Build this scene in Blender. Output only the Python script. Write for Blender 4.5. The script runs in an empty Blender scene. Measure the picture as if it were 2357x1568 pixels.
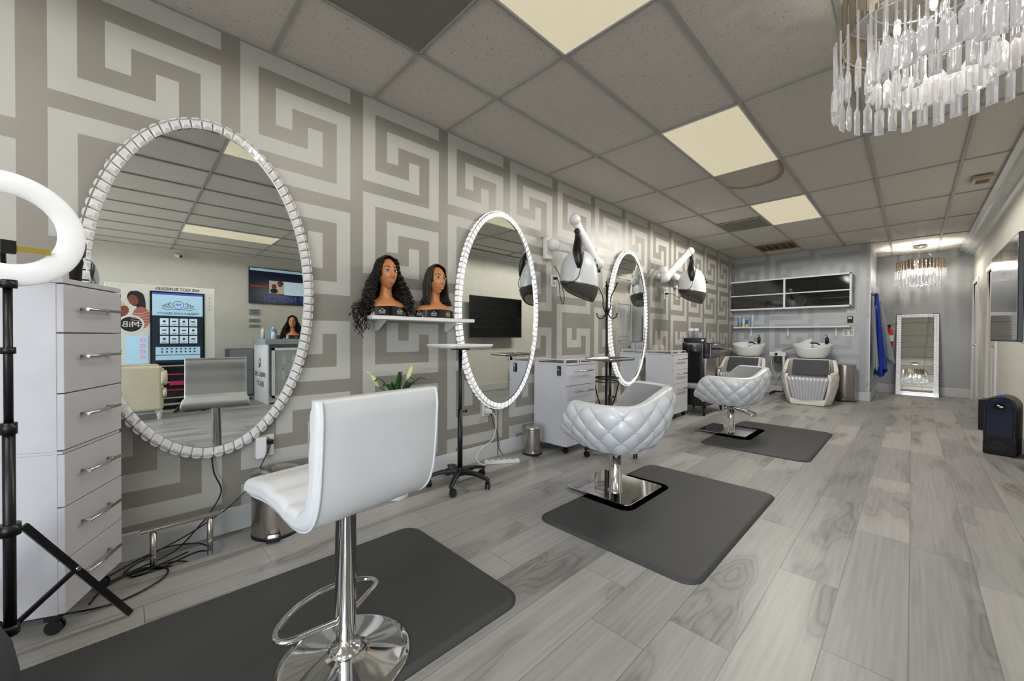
import bpy, math, random
from mathutils import Vector, Matrix
random.seed(7)
PI = math.pi
S = bpy.context.scene
COL = S.collection

# ------------------------------------------------------------------ camera
FPX, YAW, PITCH, ROLL = 907.87, .7928, -.0099, .0049
CAM = Vector((2.62, 0.0, 1.08))
_f = Vector((-math.sin(YAW), math.cos(YAW), 0)); _r = Vector((math.cos(YAW), math.sin(YAW), 0)); _u = Vector((0, 0, 1))
_f2 = _f*math.cos(PITCH) + _u*math.sin(PITCH); _u2 = _u*math.cos(PITCH) - _f*math.sin(PITCH)
_r3 = _r*math.cos(ROLL) + _u2*math.sin(ROLL); _u3 = _u2*math.cos(ROLL) - _r*math.sin(ROLL)
cd = bpy.data.cameras.new('camera'); cam = bpy.data.objects.new('camera', cd); COL.objects.link(cam)
cd.sensor_width = 36; cd.sensor_fit = 'HORIZONTAL'; cd.lens = FPX/2357*36
cd.clip_start = .02; cd.clip_end = 200
m3 = Matrix((_r3, _u3, -_f2)).transposed().to_4x4(); m3.translation = CAM
cam.matrix_world = m3
S.camera = cam

# ------------------------------------------------------------------ world, daylight, exposure
W = bpy.data.worlds.new('sky'); S.world = W; W.use_nodes = True
nt = W.node_tree; bg = nt.nodes['Background']
tc = nt.nodes.new('ShaderNodeTexCoord'); sp = nt.nodes.new('ShaderNodeSeparateXYZ'); rp = nt.nodes.new('ShaderNodeValToRGB')
mr = nt.nodes.new('ShaderNodeMapRange'); mr.inputs[1].default_value = -1; mr.inputs[2].default_value = 1
nt.links.new(tc.outputs['Generated'], sp.inputs[0]); nt.links.new(sp.outputs[2], mr.inputs[0]); nt.links.new(mr.outputs[0], rp.inputs[0])
rp.color_ramp.elements[0].position = .44; rp.color_ramp.elements[0].color = (.36, .345, .32, 1)
rp.color_ramp.elements[1].position = .52; rp.color_ramp.elements[1].color = (.78, .88, 1.0, 1)
nt.links.new(rp.outputs[0], bg.inputs[0]); bg.inputs[1].default_value = 8.0
def lamp(name, kind, loc, energy, color=(1, 1, 1), rot=(0, 0, 0), **kw):
    l = bpy.data.lights.new(name, kind); l.energy = energy; l.color = color
    for k, v in kw.items(): setattr(l, k, v)
    o = bpy.data.objects.new(name, l); COL.objects.link(o); o.location = loc; o.rotation_euler = rot
    return o
pt = lamp('window_portal', 'AREA', (4.57, -2.62, 1.36), 1, rot=(PI/2, 0, PI), shape='RECTANGLE', size=4.5, size_y=2.5)
pt.data.cycles.is_portal = True
S.view_settings.view_transform = 'Standard'; S.view_settings.look = 'None'
S.view_settings.gamma = 1; S.view_settings.use_curve_mapping = False
S.view_settings.exposure = 0.35
S.cycles.max_bounces = 12; S.cycles.transparent_max_bounces = 24; S.cycles.diffuse_bounces = 6
S.cycles.glossy_bounces = 5; S.cycles.transmission_bounces = 8
S.cycles.caustics_reflective = False; S.cycles.caustics_refractive = False; S.cycles.sample_clamp_indirect = 6

# ------------------------------------------------------------------ mesh helpers
def V(*a): return Vector(a)
class MB:
    def __init__(s): s.v = []; s.f = []; s.m = []; s.s = []
    def add(s, vs, fs, m=0, sm=False):
        o = len(s.v); s.v += [tuple(x) for x in vs]
        for f in fs: s.f.append([i+o for i in f]); s.m.append(m); s.s.append(sm)
        return s
    def box(s, x0, x1, y0, y1, z0, z1, m=0):
        vs = [(x0,y0,z0),(x1,y0,z0),(x1,y1,z0),(x0,y1,z0),(x0,y0,z1),(x1,y0,z1),(x1,y1,z1),(x0,y1,z1)]
        return s.add(vs, [(0,3,2,1),(4,5,6,7),(0,1,5,4),(1,2,6,5),(2,3,7,6),(3,0,4,7)], m)
    def obox(s, c, sz, M=None, m=0):
        M = M or Matrix.Identity(3); c = Vector(c); x, y, z = [a/2 for a in sz]
        vs = [c + M @ Vector(p) for p in ((-x,-y,-z),(x,-y,-z),(x,y,-z),(-x,y,-z),(-x,-y,z),(x,-y,z),(x,y,z),(-x,y,z))]
        return s.add(vs, [(0,3,2,1),(4,5,6,7),(0,1,5,4),(1,2,6,5),(2,3,7,6),(3,0,4,7)], m)
    def cyl(s, p0, p1, r0, r1=None, n=16, m=0, caps=True, sm=True):
        p0 = Vector(p0); p1 = Vector(p1); r1 = r0 if r1 is None else r1
        d = (p1-p0).normalized(); a = d.orthogonal().normalized(); b = d.cross(a)
        vs = []
        for p, r in ((p0, r0), (p1, r1)):
            for i in range(n):
                t = 2*PI*i/n; vs.append(p + (a*math.cos(t) + b*math.sin(t))*r)
        s.add(vs, [(i, (i+1) % n, n+(i+1) % n, n+i) for i in range(n)], m, sm)
        if caps: s.add(vs, [tuple(range(n-1, -1, -1)), tuple(range(n, 2*n))], m)
        return s
    def tube(s, pts, r, n=8, m=0, closed=False, sm=True):
        pts = [Vector(p) for p in pts]; k = len(pts); vs = []; a = None
        for i, p in enumerate(pts):
            if closed: d = pts[(i+1) % k]-pts[i-1]
            else: d = pts[min(i+1, k-1)]-pts[max(i-1, 0)]
            if d.length < 1e-9: d = Vector((0, 0, 1))
            d.normalize()
            a = d.orthogonal() if a is None else a - d*a.dot(d)
            if a.length < 1e-6: a = d.orthogonal()
            a.normalize(); b = d.cross(a); rr = r[i] if isinstance(r, (list, tuple)) else r
            for j in range(n):
                t = 2*PI*j/n; vs.append(p + (a*math.cos(t)+b*math.sin(t))*rr)
        fs = []
        for i in range(k if closed else k-1):
            i2 = (i+1) % k
            for j in range(n): fs.append((i*n+j, i*n+(j+1) % n, i2*n+(j+1) % n, i2*n+j))
        s.add(vs, fs, m, sm)
        if not closed: s.add(vs, [tuple(range(n-1, -1, -1)), tuple((k-1)*n+j for j in range(n))], m)
        return s
    def lathe(s, prof, c=(0, 0, 0), n=32, m=0, sm=True, M=None):
        c = Vector(c); vs = []
        for r, z in prof:
            for j in range(n):
                t = 2*PI*j/n; p = Vector((r*math.cos(t), r*math.sin(t), z)); vs.append(c + (M @ p if M else p))
        fs = [(i*n+j, i*n+(j+1) % n, (i+1)*n+(j+1) % n, (i+1)*n+j) for i in range(len(prof)-1) for j in range(n)]
        return s.add(vs, fs, m, sm)
    def ball(s, c, r, n=12, k=8, m=0, M=None):
        if not isinstance(r, (list, tuple)): r = (r, r, r)
        c = Vector(c); vs = []
        for i in range(k+1):
            ph = PI*i/k
            for j in range(n):
                t = 2*PI*j/n
                p = Vector((r[0]*math.sin(ph)*math.cos(t), r[1]*math.sin(ph)*math.sin(t), -r[2]*math.cos(ph)))
                vs.append(c + (M @ p if M else p))
        fs = [(i*n+j, i*n+(j+1) % n, (i+1)*n+(j+1) % n, (i+1)*n+j) for i in range(k) for j in range(n)]
        return s.add(vs, fs, m, True)
    def loft(s, secs, m=0, closed=True, caps=True, sm=True):
        n = len(secs[0]); vs = [p for q in secs for p in q]; fs = []
        for i in range(len(secs)-1):
            for j in range(n if closed else n-1):
                fs.append((i*n+j, i*n+(j+1) % n, (i+1)*n+(j+1) % n, (i+1)*n+j))
        s.add(vs, fs, m, sm)
        if caps: s.add(vs, [tuple(range(n-1, -1, -1)), tuple((len(secs)-1)*n+j for j in range(n))], m)
        return s
    def prism(s, poly, f, d0, d1, m=0, sm=False):
        n = len(poly); vs = [f(a, b, d0) for a, b in poly] + [f(a, b, d1) for a, b in poly]
        s.add(vs, [tuple(range(n-1, -1, -1)), tuple(range(n, 2*n))], m)
        return s.add(vs, [(i, (i+1) % n, n+(i+1) % n, n+i) for i in range(n)], m, sm)
    def grid(s, fn, nu, nv, m=0, sm=True, cu=False):
        vs = [fn(i/(nu if cu else nu-1), j/(nv-1)) for i in range(nu) for j in range(nv)]
        fs = [(i*nv+j, ((i+1) % nu)*nv+j, ((i+1) % nu)*nv+j+1, i*nv+j+1) for i in range(nu if cu else nu-1) for j in range(nv-1)]
        return s.add(vs, fs, m, sm)
    def mesh(s, name, mats, fix=True):
        me = bpy.data.meshes.new(name); me.from_pydata(s.v, [], s.f)
        for mm in (mats if isinstance(mats, (list, tuple)) else [mats]): me.materials.append(mm)
        for i, p in enumerate(me.polygons): p.material_index = s.m[i]; p.use_smooth = s.s[i]
        if fix:
            import bmesh
            b = bmesh.new(); b.from_mesh(me); bmesh.ops.remove_doubles(b, verts=b.verts, dist=1e-6)
            bmesh.ops.recalc_face_normals(b, faces=b.faces); b.to_mesh(me); b.free()
        return me
    def build(s, name, mats, parent=None, bevel=0, seg=2, solid=0, sub=0, fix=True, auto=True):
        me = s.mesh(name, mats, fix)
        o = bpy.data.objects.new(name, me); COL.objects.link(o)
        if parent: o.parent = parent
        if solid:
            q = o.modifiers.new('s', 'SOLIDIFY'); q.thickness = solid; q.offset = 0
        if bevel:
            q = o.modifiers.new('b', 'BEVEL'); q.width = bevel; q.segments = seg; q.limit_method = 'ANGLE'; q.angle_limit = .6
        if sub:
            q = o.modifiers.new('u', 'SUBSURF'); q.levels = sub; q.render_levels = sub
        return o
def tag(o, label=None, cat=None, group=None, kind=None):
    if label: o['label'] = label
    if cat: o['category'] = cat
    if group: o['group'] = group
    if kind: o['kind'] = kind
    return o
def T(name, label, cat, loc=(0, 0, 0), rz=0, group=None):
    o = bpy.data.objects.new(name, None); COL.objects.link(o); o.empty_display_size = .1
    o.location = loc; o.rotation_euler = (0, 0, rz)
    return tag(o, label, cat, group)
def ST(mb, name, mats, **k): return tag(mb.build(name, mats, **k), kind='structure')
def dup(o, label=None, group=None, parent=None):
    c = o.copy(); COL.objects.link(c); c.parent = parent
    if label: c['label'] = label
    if group: c['group'] = group
    for ch in list(o.children): dup(ch, parent=c)
    return c
def arc(c, r, a0, a1, n, f=None):
    return [(c[0]+r*math.cos(a0+(a1-a0)*i/n), c[1]+r*math.sin(a0+(a1-a0)*i/n)) for i in range(n+1)]
def rrect(x0, x1, y0, y1, r, n=6):
    return arc((x1-r, y0+r), r, -PI/2, 0, n)+arc((x1-r, y1-r), r, 0, PI/2, n)+arc((x0+r, y1-r), r, PI/2, PI, n)+arc((x0+r, y0+r), r, PI, 1.5*PI, n)
def spline(pts, n=8):
    pts = [Vector(p) for p in pts]; out = []
    for i in range(len(pts)-1):
        p0 = pts[max(i-1, 0)]; p1 = pts[i]; p2 = pts[i+1]; p3 = pts[min(i+2, len(pts)-1)]
        for k in range(n):
            t = k/n; out.append(.5*((2*p1)+(p2-p0)*t+(2*p0-5*p1+4*p2-p3)*t*t+(3*p1-p0-3*p2+p3)*t**3))
    return out+[pts[-1]]
XYf = lambda a, b, d: (a, b, d)
XZf = lambda a, b, d: (a, d, b)
YZf = lambda a, b, d: (d, a, b)
def text(body, size, loc, M, name, mat, parent, align='CENTER', depth=.0008, sx=1):
    c = bpy.data.curves.new('t', 'FONT'); c.body = body; c.size = size; c.extrude = depth; c.align_x = align; c.align_y = 'CENTER'; c.resolution_u = 3
    t = bpy.data.objects.new('t', c); COL.objects.link(t)
    bpy.context.view_layer.update()
    me = bpy.data.meshes.new_from_object(t.evaluated_get(bpy.context.evaluated_depsgraph_get()))
    bpy.data.objects.remove(t); bpy.data.curves.remove(c)
    MM = Matrix.Translation(Vector(loc)) @ M.to_4x4() @ Matrix.Diagonal((sx, 1, 1, 1)); me.transform(MM)
    me.materials.clear(); me.materials.append(mat); me.name = name
    o = bpy.data.objects.new(name, me); COL.objects.link(o); o.parent = parent
    return o
# facing matrices: text X axis, Y axis(up), Z axis(normal)
def face(nx, ny):
    z = Vector((nx, ny, 0)).normalized(); y = Vector((0, 0, 1)); x = y.cross(z)
    return Matrix((x, y, z)).transposed()

# ------------------------------------------------------------------ materials
def lin(h):
    if isinstance(h, (tuple, list)): return tuple(h)
    h = h.lstrip('#'); c = [int(h[i:i+2], 16)/255 for i in (0, 2, 4)]
    return tuple(x/12.92 if x <= .04045 else ((x+.055)/1.055)**2.4 for x in c)
def mat(name, col, rough=.5, metal=0, bump=0, bs=60, var=0, vs=8, em=0, ecol=None, trans=0, ior=1.45, coat=0, alpha=1, stretch=None, spec=None):
    m = bpy.data.materials.new(name); m.use_nodes = True; t = m.node_tree; b = t.nodes['Principled BSDF']; c = lin(col)
    b.inputs['Base Color'].default_value = (*c, 1); b.inputs['Roughness'].default_value = rough; b.inputs['Metallic'].default_value = metal
    b.inputs['Transmission Weight'].default_value = trans; b.inputs['IOR'].default_value = ior; b.inputs['Coat Weight'].default_value = coat
    b.inputs['Alpha'].default_value = alpha
    if spec is not None: b.inputs['Specular IOR Level'].default_value = spec
    if em: b.inputs['Emission Strength'].default_value = em; b.inputs['Emission Color'].default_value = (*(lin(ecol) if ecol else c), 1)
    tcn = t.nodes.new('ShaderNodeTexCoord'); src = tcn.outputs['Object']
    if stretch:
        mp = t.nodes.new('ShaderNodeMapping'); mp.inputs['Scale'].default_value = stretch; t.links.new(src, mp.inputs[0]); src = mp.outputs[0]
    n = t.nodes.new('ShaderNodeTexNoise'); n.inputs['Scale'].default_value = vs; n.inputs['Detail'].default_value = 4; t.links.new(src, n.inputs['Vector'])
    r = t.nodes.new('ShaderNodeValToRGB'); v = var or .03
    r.color_ramp.elements[0].position = .3; r.color_ramp.elements[1].position = .7
    r.color_ramp.elements[0].color = (*[x*(1-v) for x in c], 1); r.color_ramp.elements[1].color = (*[min(1, x*(1+v)) for x in c], 1)
    t.links.new(n.outputs[0], r.inputs[0]); t.links.new(r.outputs[0], b.inputs['Base Color'])
    if bump:
        n2 = t.nodes.new('ShaderNodeTexNoise'); n2.inputs['Scale'].default_value = bs; n2.inputs['Detail'].default_value = 3; t.links.new(src, n2.inputs['Vector'])
        bp = t.nodes.new('ShaderNodeBump'); bp.inputs['Strength'].default_value = bump; bp.inputs['Distance'].default_value = .01
        t.links.new(n2.outputs[0], bp.inputs['Height']); t.links.new(bp.outputs[0], b.inputs['Normal'])
    return m
class NG:
    """tiny node-graph helper"""
    def __init__(s, m): s.t = m.node_tree; s.b = s.t.nodes['Principled BSDF']
    def n(s, k, **kw):
        o = s.t.nodes.new(k)
        for a, b in kw.items(): setattr(o, a, b)
        return o
    def l(s, a, b): s.t.links.new(a, b)
    def val(s, sock, x):
        if hasattr(x, 'is_output'): s.l(x, sock)
        else: sock.default_value = x
    def math(s, op, a, b=0., c=0.):
        o = s.n('ShaderNodeMath', operation=op); s.val(o.inputs[0], a); s.val(o.inputs[1], b); s.val(o.inputs[2], c); return o.outputs[0]
    def mix(s, f, a, b, bt='MIX'):
        o = s.n('ShaderNodeMix', data_type='RGBA', blend_type=bt); s.val(o.inputs[0], f)
        for i, x in ((6, a), (7, b)):
            if hasattr(x, 'is_output'): s.l(x, o.inputs[i])
            else: o.inputs[i].default_value = (*x, 1)
        return o.outputs[2]
    def ramp(s, f, els):
        o = s.n('ShaderNodeValToRGB'); cr = o.color_ramp
        while len(cr.elements) < len(els): cr.elements.new(.5)
        for e, (p, c) in zip(cr.elements, els): e.position = p; e.color = (*c, 1)
        s.l(f, o.inputs[0]); return o.outputs[0]
M = {}
M['white'] = mat('white_paint', '#d8d8d8', .45)
M['trim'] = mat('trim_paint', '#c2c3c3', .4)
M['wall'] = mat('grey_wall_paint', '#cbc8be', .8, bump=.05, bs=300)
M['wallb'] = mat('blue_grey_wall_paint', '#a7aaad', .8, bump=.05, bs=300)
M['leather'] = mat('white_leather', '#cfd0d1', .38, bump=.06, bs=220, coat=.15)
M['vinyl'] = mat('glossy_white_vinyl', '#cfd0d2', .24, bump=.03, bs=150, coat=.4)
M['cream'] = mat('cream_shell', '#dcd8d0', .35, coat=.2)
M['padgrey'] = mat('grey_pad', '#9a9b9a', .4, coat=.1)
M['chrome'] = mat('chrome', '#dcdcde', .06, 1)
M['steel'] = mat('brushed_steel', '#b9b4ae', .2, 1, bump=.05, bs=40, stretch=(40, 40, .6))
M['nickel'] = mat('satin_nickel', '#c9c3bd', .25, 1)
M['black'] = mat('black_plastic', '#101012', .35)
M['blackg'] = mat('black_gloss', '#07080a', .1, coat=.5)
M['blackm'] = mat('black_metal', '#15120f', .4, .4)
M['rubber'] = mat('mat_rubber', '#3b3b3b', .6, bump=.15, bs=500, var=.06, vs=3)
M['dgrey'] = mat('dark_grey_fabric', '#4a4b4f', .9, bump=.3, bs=300)
M['mirror'] = mat('mirror_glass', '#e6eae8', .0, 1)
M['glass'] = mat('clear_glass', '#f4f8f8', .02, trans=1, ior=1.45)
M['smoke'] = mat('smoked_plastic', '#8d8880', .08, trans=.75, ior=1.2)
M['lam'] = mat('white_laminate', '#c6c5ca', .35)
M['red'] = mat('red_enamel', '#b01818', .25, coat=.4)
M['skin'] = mat('mannequin_skin', '#b87a4c', .33, var=.05, vs=12)
M['hair'] = mat('black_hair', '#1a110d', .3, bump=.3, bs=400, var=.7, vs=160)
M['lip'] = mat('mauve_lip', '#b57c6a', .3)
M['eyew'] = mat('eye_white', '#d8dcdc', .25)
M['led'] = mat('led_diffuser', '#e9eaec', .5, em=.12)
M['blue'] = mat('blue_cape_cloth', '#1436a8', .6, bump=.1, bs=200)
M['cgrey'] = mat('grey_cape_cloth', '#8e979c', .7, bump=.1, bs=200)
M['leaf'] = mat('lily_leaf', '#2f5a2a', .4, var=.2, vs=20)
M['petal'] = mat('lily_bud', '#cfd39a', .5, var=.12, vs=30)
M['panel'] = mat('light_panel', '#e0d6bc', .6, em=.33, ecol=(1.0, .91, .66))
M['tee'] = mat('ceiling_grid_metal', '#a3a19c', .6)
M['gold'] = mat('gold_trim', '#b09a3c', .35, .6)
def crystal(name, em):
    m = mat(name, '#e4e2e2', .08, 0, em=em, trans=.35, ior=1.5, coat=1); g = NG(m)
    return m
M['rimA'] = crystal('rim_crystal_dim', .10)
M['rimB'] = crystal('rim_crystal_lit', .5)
M['cry'] = mat('chandelier_crystal', '#f6f6f8', .02, 0, em=.05, trans=.8, ior=1.52, coat=.6)  # slight emission put into the prisms so they look brighter
M['slat'] = mat('chandelier_slat_metal', '#968b7c', .3, .7)
# ------------------------------------------------------------------ room shell
H = 2.71; XF = 6.85; YB = 9.1; YH = 10.9; XP = 2.11; XR = 3.38; YR = 3.3; YF = -2.6
# patterned wallpaper
def paper(name, col, metal, rough):
    m = mat(name, col, rough, metal, bump=.04, bs=250, var=.03, vs=3); return m
M['paperL'] = paper('wallpaper_pale_satin', '#b1b0aa', 0, .5)
M['paperD'] = paper('wallpaper_taupe_foil', '#8a867e', .12, .42)
Rr = {0: 'LDDDDDDD', 1: 'LDLLLLLD', 2: 'LDLDDDLD', 3: 'LDLDLDLD', 4: 'LDDDLDLD', 5: 'LLLLLDLD', 6: 'DDDDDDLD', 7: 'LLLLLLLD'}
S_ = ['LDDDDDDD', 'LDLDLLLD', 'LDLDLDLD', 'LDLLLDLD', 'LDDDDDLD', 'LLLLLLLD', 'LDDDDDDD']
hs = [.085, .085, .08, .05, .085, .085, .08, .083]
rows = []; z = H; rows.append((H, 2.61, Rr[7])); z = 2.61
for rep in range(2):
    for k in range(8): rows.append((z, z-hs[k], Rr[k])); z -= hs[k]
zz = [z, 1.26, 1.175, 1.092, 1.046, .964, .88, .797, .712]
rows.append((z, 1.26, 'LDDDDDDD'))
for k in range(7): rows.append((zz[k+1], zz[k+2], S_[k]))
z = .712
for k in (1, 2, 3, 4, 5, 6, 7, 0): rows.append((z, max(0, z-hs[k]), Rr[k])); z -= hs[k]
rows[-1] = (rows[-1][0], 0, rows[-1][2])
def wallpaper(mb, a0, a1, seam, per, f):
    w = per/8; k = math.floor((a0-seam)/w)
    while seam+k*w < a1:
        lo = max(a0, seam+k*w); hi = min(a1, seam+(k+1)*w); c = k % 8
        # merge equal vertical neighbours
        i = 0
        while i < len(rows):
            j = i
            while j+1 < len(rows) and rows[j+1][2][c] == rows[i][2][c]: j += 1
            mb.add([f(lo, rows[j][1]), f(hi, rows[j][1]), f(hi, rows[i][0]), f(lo, rows[i][0])], [(0, 1, 2, 3)], 0 if rows[i][2][c] == 'L' else 1)
            i = j+1
        k += 1
mb = MB(); wallpaper(mb, YF, YB, .465, .694, lambda a, z: (0, a, z)); mb.box(-.12, -.001, YF-.1, YB, 0, H)
ST(mb, 'wall_left', [M['paperL'], M['paperD']], fix=False)
mb = MB(); wallpaper(mb, 0, XP, -.08, .713, lambda a, z: (a, YB, z)); mb.box(-.12, XP-.001, YB+.001, YB+.1, 0, H)
M['paperBL'] = paper('wallpaper_pale_blue_grey', '#aeb1b5', 0, .5); M['paperBD'] = paper('wallpaper_mid_blue_grey', '#999ca0', .2, .45)
ST(mb, 'wall_back', [M['paperBL'], M['paperBD']], fix=False)
mb = MB(); wallpaper(mb, YB, YH, 9.2, .66, lambda a, z: (XP, a, z)); mb.box(XP-.1, XP-.001, YB+.1, YH, 0, H)
ST(mb, 'wall_partition', [M['paperBL'], M['paperBD']], fix=False)
ST(MB().box(XP-.1, XR+.12, YH, YH+.1, 0, H), 'wall_hall', M['wallb'])
# right wall with two door openings
def wall_with_holes(mb, x0, x1, y0, y1, holes):
    y = y0
    for h0, h1, hz in holes:
        mb.box(x0, x1, y, h0, 0, H); mb.box(x0, x1, h0, h1, hz, H); y = h1
    mb.box(x0, x1, y, y1, 0, H)
mb = MB(); wall_with_holes(mb, XR, XR+.12, YR, YH, [(8.02, 8.86, 2.04), (10.05, 10.8, 2.04)]); ST(mb, 'wall_right', M['wall'])
ST(MB().box(XR+.12, XF+.12, YR, YR+.12, 0, H), 'wall_reception', M['wall'])
ST(MB().box(XF, XF+.12, YF-.1, YR, 0, H), 'wall_far', M['wall'])
# storefront behind the camera
mb = MB(); mb.box(0, XF, YF-.1, YF, 2.6, H); mb.box(0, XF, YF-.1, YF, 0, .12); mb.box(0, 2.3, YF-.1, YF, .12, 2.6); mb.box(XF-.08, XF, YF-.1, YF, .12, 2.6)  # unseen left stretch made solid to keep daylight off the near wall
ST(mb, 'wall_front', M['wall'])
mb = MB()
for x in (2.3, 3.3, 4.25, 5.5, XF-.13): mb.box(x, x+.05, YF-.08, YF-.02, .12, 2.6)
mb.box(2.3, XF-.08, YF-.08, YF-.02, 2.1, 2.15); mb.box(2.3, XF-.08, YF-.08, YF-.02, .12, .17)
fr = ST(mb, 'window_1', M['blackm'])
pane = bpy.data.materials.new('window_pane'); pane.use_nodes = True; t = pane.node_tree; t.nodes.clear()
o_ = t.nodes.new('ShaderNodeOutputMaterial'); mx = t.nodes.new('ShaderNodeMixShader'); tr = t.nodes.new('ShaderNodeBsdfTransparent'); gl = t.nodes.new('ShaderNodeBsdfGlossy')
gl.inputs['Roughness'].default_value = 0; mx.inputs[0].default_value = .06; t.links.new(tr.outputs[0], mx.inputs[1]); t.links.new(gl.outputs[0], mx.inputs[2]); t.links.new(mx.outputs[0], o_.inputs[0])
MB().box(2.3, XF-.08, YF-.055, YF-.05, .12, 2.6).build('window_pane', pane, fr)

# floor planks
m = M['floor'] = mat('grey_oak_planks', '#a9a59f', .42); g = NG(m)
tcn = g.n('ShaderNodeTexCoord'); sx = g.n('ShaderNodeSeparateXYZ'); g.l(tcn.outputs['Object'], sx.inputs[0]); X_, Y_ = sx.outputs[0], sx.outputs[1]
xr = g.math('DIVIDE', g.math('ADD', X_, -.052+.214*40), .214); row = g.math('FLOOR', xr); xf = g.math('FRACT', xr)
wn = g.n('ShaderNodeTexWhiteNoise', noise_dimensions='1D'); g.l(row, wn.inputs['W'])
yr = g.math('DIVIDE', g.math('ADD', g.math('ADD', Y_, 20.), g.math('MULTIPLY', wn.outputs[0], 1.22)), 1.22); yi = g.math('FLOOR', yr); yf = g.math('FRACT', yr)
cid = g.math('ADD', g.math('MULTIPLY', row, 17.31), g.math('MULTIPLY', yi, 3.77))
w2 = g.n('ShaderNodeTexWhiteNoise', noise_dimensions='1D'); g.l(cid, w2.inputs['W'])
cmb = g.n('ShaderNodeCombineXYZ'); g.l(g.math('MULTIPLY', X_, 5.5), cmb.inputs[0]); g.l(g.math('MULTIPLY', Y_, 1.15), cmb.inputs[1]); g.l(g.math('MULTIPLY', w2.outputs[0], 90.), cmb.inputs[2])
n1 = g.n('ShaderNodeTexNoise'); n1.inputs['Scale'].default_value = 1.0; n1.inputs['Detail'].default_value = 2.0; n1.inputs['Roughness'].default_value = .4; n1.inputs['Distortion'].default_value = .3; g.l(cmb.outputs[0], n1.inputs['Vector'])
ring = g.math('POWER', g.math('ABSOLUTE', g.math('SINE', g.math('MULTIPLY', n1.outputs[0], 58.))), .6)
msk = g.n('ShaderNodeMapRange'); g.l(n1.outputs[0], msk.inputs[0]); msk.inputs[1].default_value = .53; msk.inputs[2].default_value = .66
lines = g.math('MULTIPLY', g.math('SUBTRACT', 1., ring), msk.outputs[0])
cm2 = g.n('ShaderNodeCombineXYZ'); g.l(g.math('MULTIPLY', X_, 70.), cm2.inputs[0]); g.l(g.math('MULTIPLY', Y_, 2.2), cm2.inputs[1]); g.l(cid, cm2.inputs[2])
n2 = g.n('ShaderNodeTexNoise'); n2.inputs['Scale'].default_value = 1; n2.inputs['Detail'].default_value = 5; g.l(cm2.outputs[0], n2.inputs['Vector'])
base = g.ramp(w2.outputs[0], [(0, lin('#85827f')), (.35, lin('#959390')), (.7, lin('#9c9a96')), (1, lin('#a9a6a1'))])
c1 = g.mix(g.math('MULTIPLY', msk.outputs[0], .6), base, lin('#6a6764'))
c2 = g.mix(g.math('MULTIPLY', lines, .8), c1, lin('#4c4845'))
c3 = g.mix(.16, c2, g.ramp(n2.outputs[0], [(.3, (.12, .12, .12)), (.7, (.6, .6, .58))]), 'MIX')
sd = g.math('MAXIMUM', g.math('LESS_THAN', xf, .014), g.math('LESS_THAN', yf, .0025))
c4 = g.mix(g.math('MULTIPLY', sd, .6), c3, lin('#4a4744'))
g.l(c4, g.b.inputs['Base Color'])
bp = g.n('ShaderNodeBump'); bp.inputs['Strength'].default_value = .15; bp.inputs['Distance'].default_value = .002
g.l(g.math('SUBTRACT', n2.outputs[0], sd), bp.inputs['Height']); g.l(bp.outputs[0], g.b.inputs['Normal'])
ST(MB().box(-.1, XF+.1, YF-.1, YH+.1, -.1, 0), 'floor', m)

# ceiling tiles
m = M['ceil'] = mat('ceiling_tile', '#c2beb8', .9); g = NG(m)
tcn = g.n('ShaderNodeTexCoord')
na = g.n('ShaderNodeTexNoise'); na.inputs['Scale'].default_value = 75; na.inputs['Detail'].default_value = 3; na.inputs['Distortion'].default_value = 1.2; g.l(tcn.outputs['Object'], na.inputs['Vector'])
nb = g.n('ShaderNodeTexNoise'); nb.inputs['Scale'].default_value = 160; nb.inputs['Detail'].default_value = 2; g.l(tcn.outputs['Object'], nb.inputs['Vector'])
pit = g.math('LESS_THAN', g.math('MINIMUM', na.outputs[0], g.math('ADD', nb.outputs[0], .04)), .355)
g.l(g.mix(g.math('MULTIPLY', pit, .55), lin('#cecac4'), lin('#77736e')), g.b.inputs['Base Color'])
bp = g.n('ShaderNodeBump'); bp.inputs['Strength'].default_value = .4; bp.inputs['Distance'].default_value = .003; g.l(na.outputs[0], bp.inputs['Height']); g.l(bp.outputs[0], g.b.inputs['Normal'])
ST(MB().box(-.1, XF+.1, YF-.1, YH+.1, H+.012, H+.1), 'ceiling', m)
CX = lambda k: .60+.5814*k          # grid columns
CY = lambda r: .616+1.219*r         # grid rows
mb = MB(); tw = .012
for k in range(0, 11): mb.box(CX(k)-tw, CX(k)+tw, YF, YH, H-.001, H+.012)
for r in range(-2, 9): mb.box(0, XF, CY(r)-tw*.7, CY(r)+tw*.7, H, H+.012)
mb.box(0, CX(1), CY(.5)-tw*.7, CY(.5)+tw*.7, H, H+.012)
mb.box(0, .022, YF, YB, H-.004, H+.012); mb.box(XP, XR, YH-.022, YH, H-.004, H+.012); mb.box(0, XP, YB-.022, YB, H-.004, H+.012)
ST(mb, 'trim_1', M['tee'])
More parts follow.
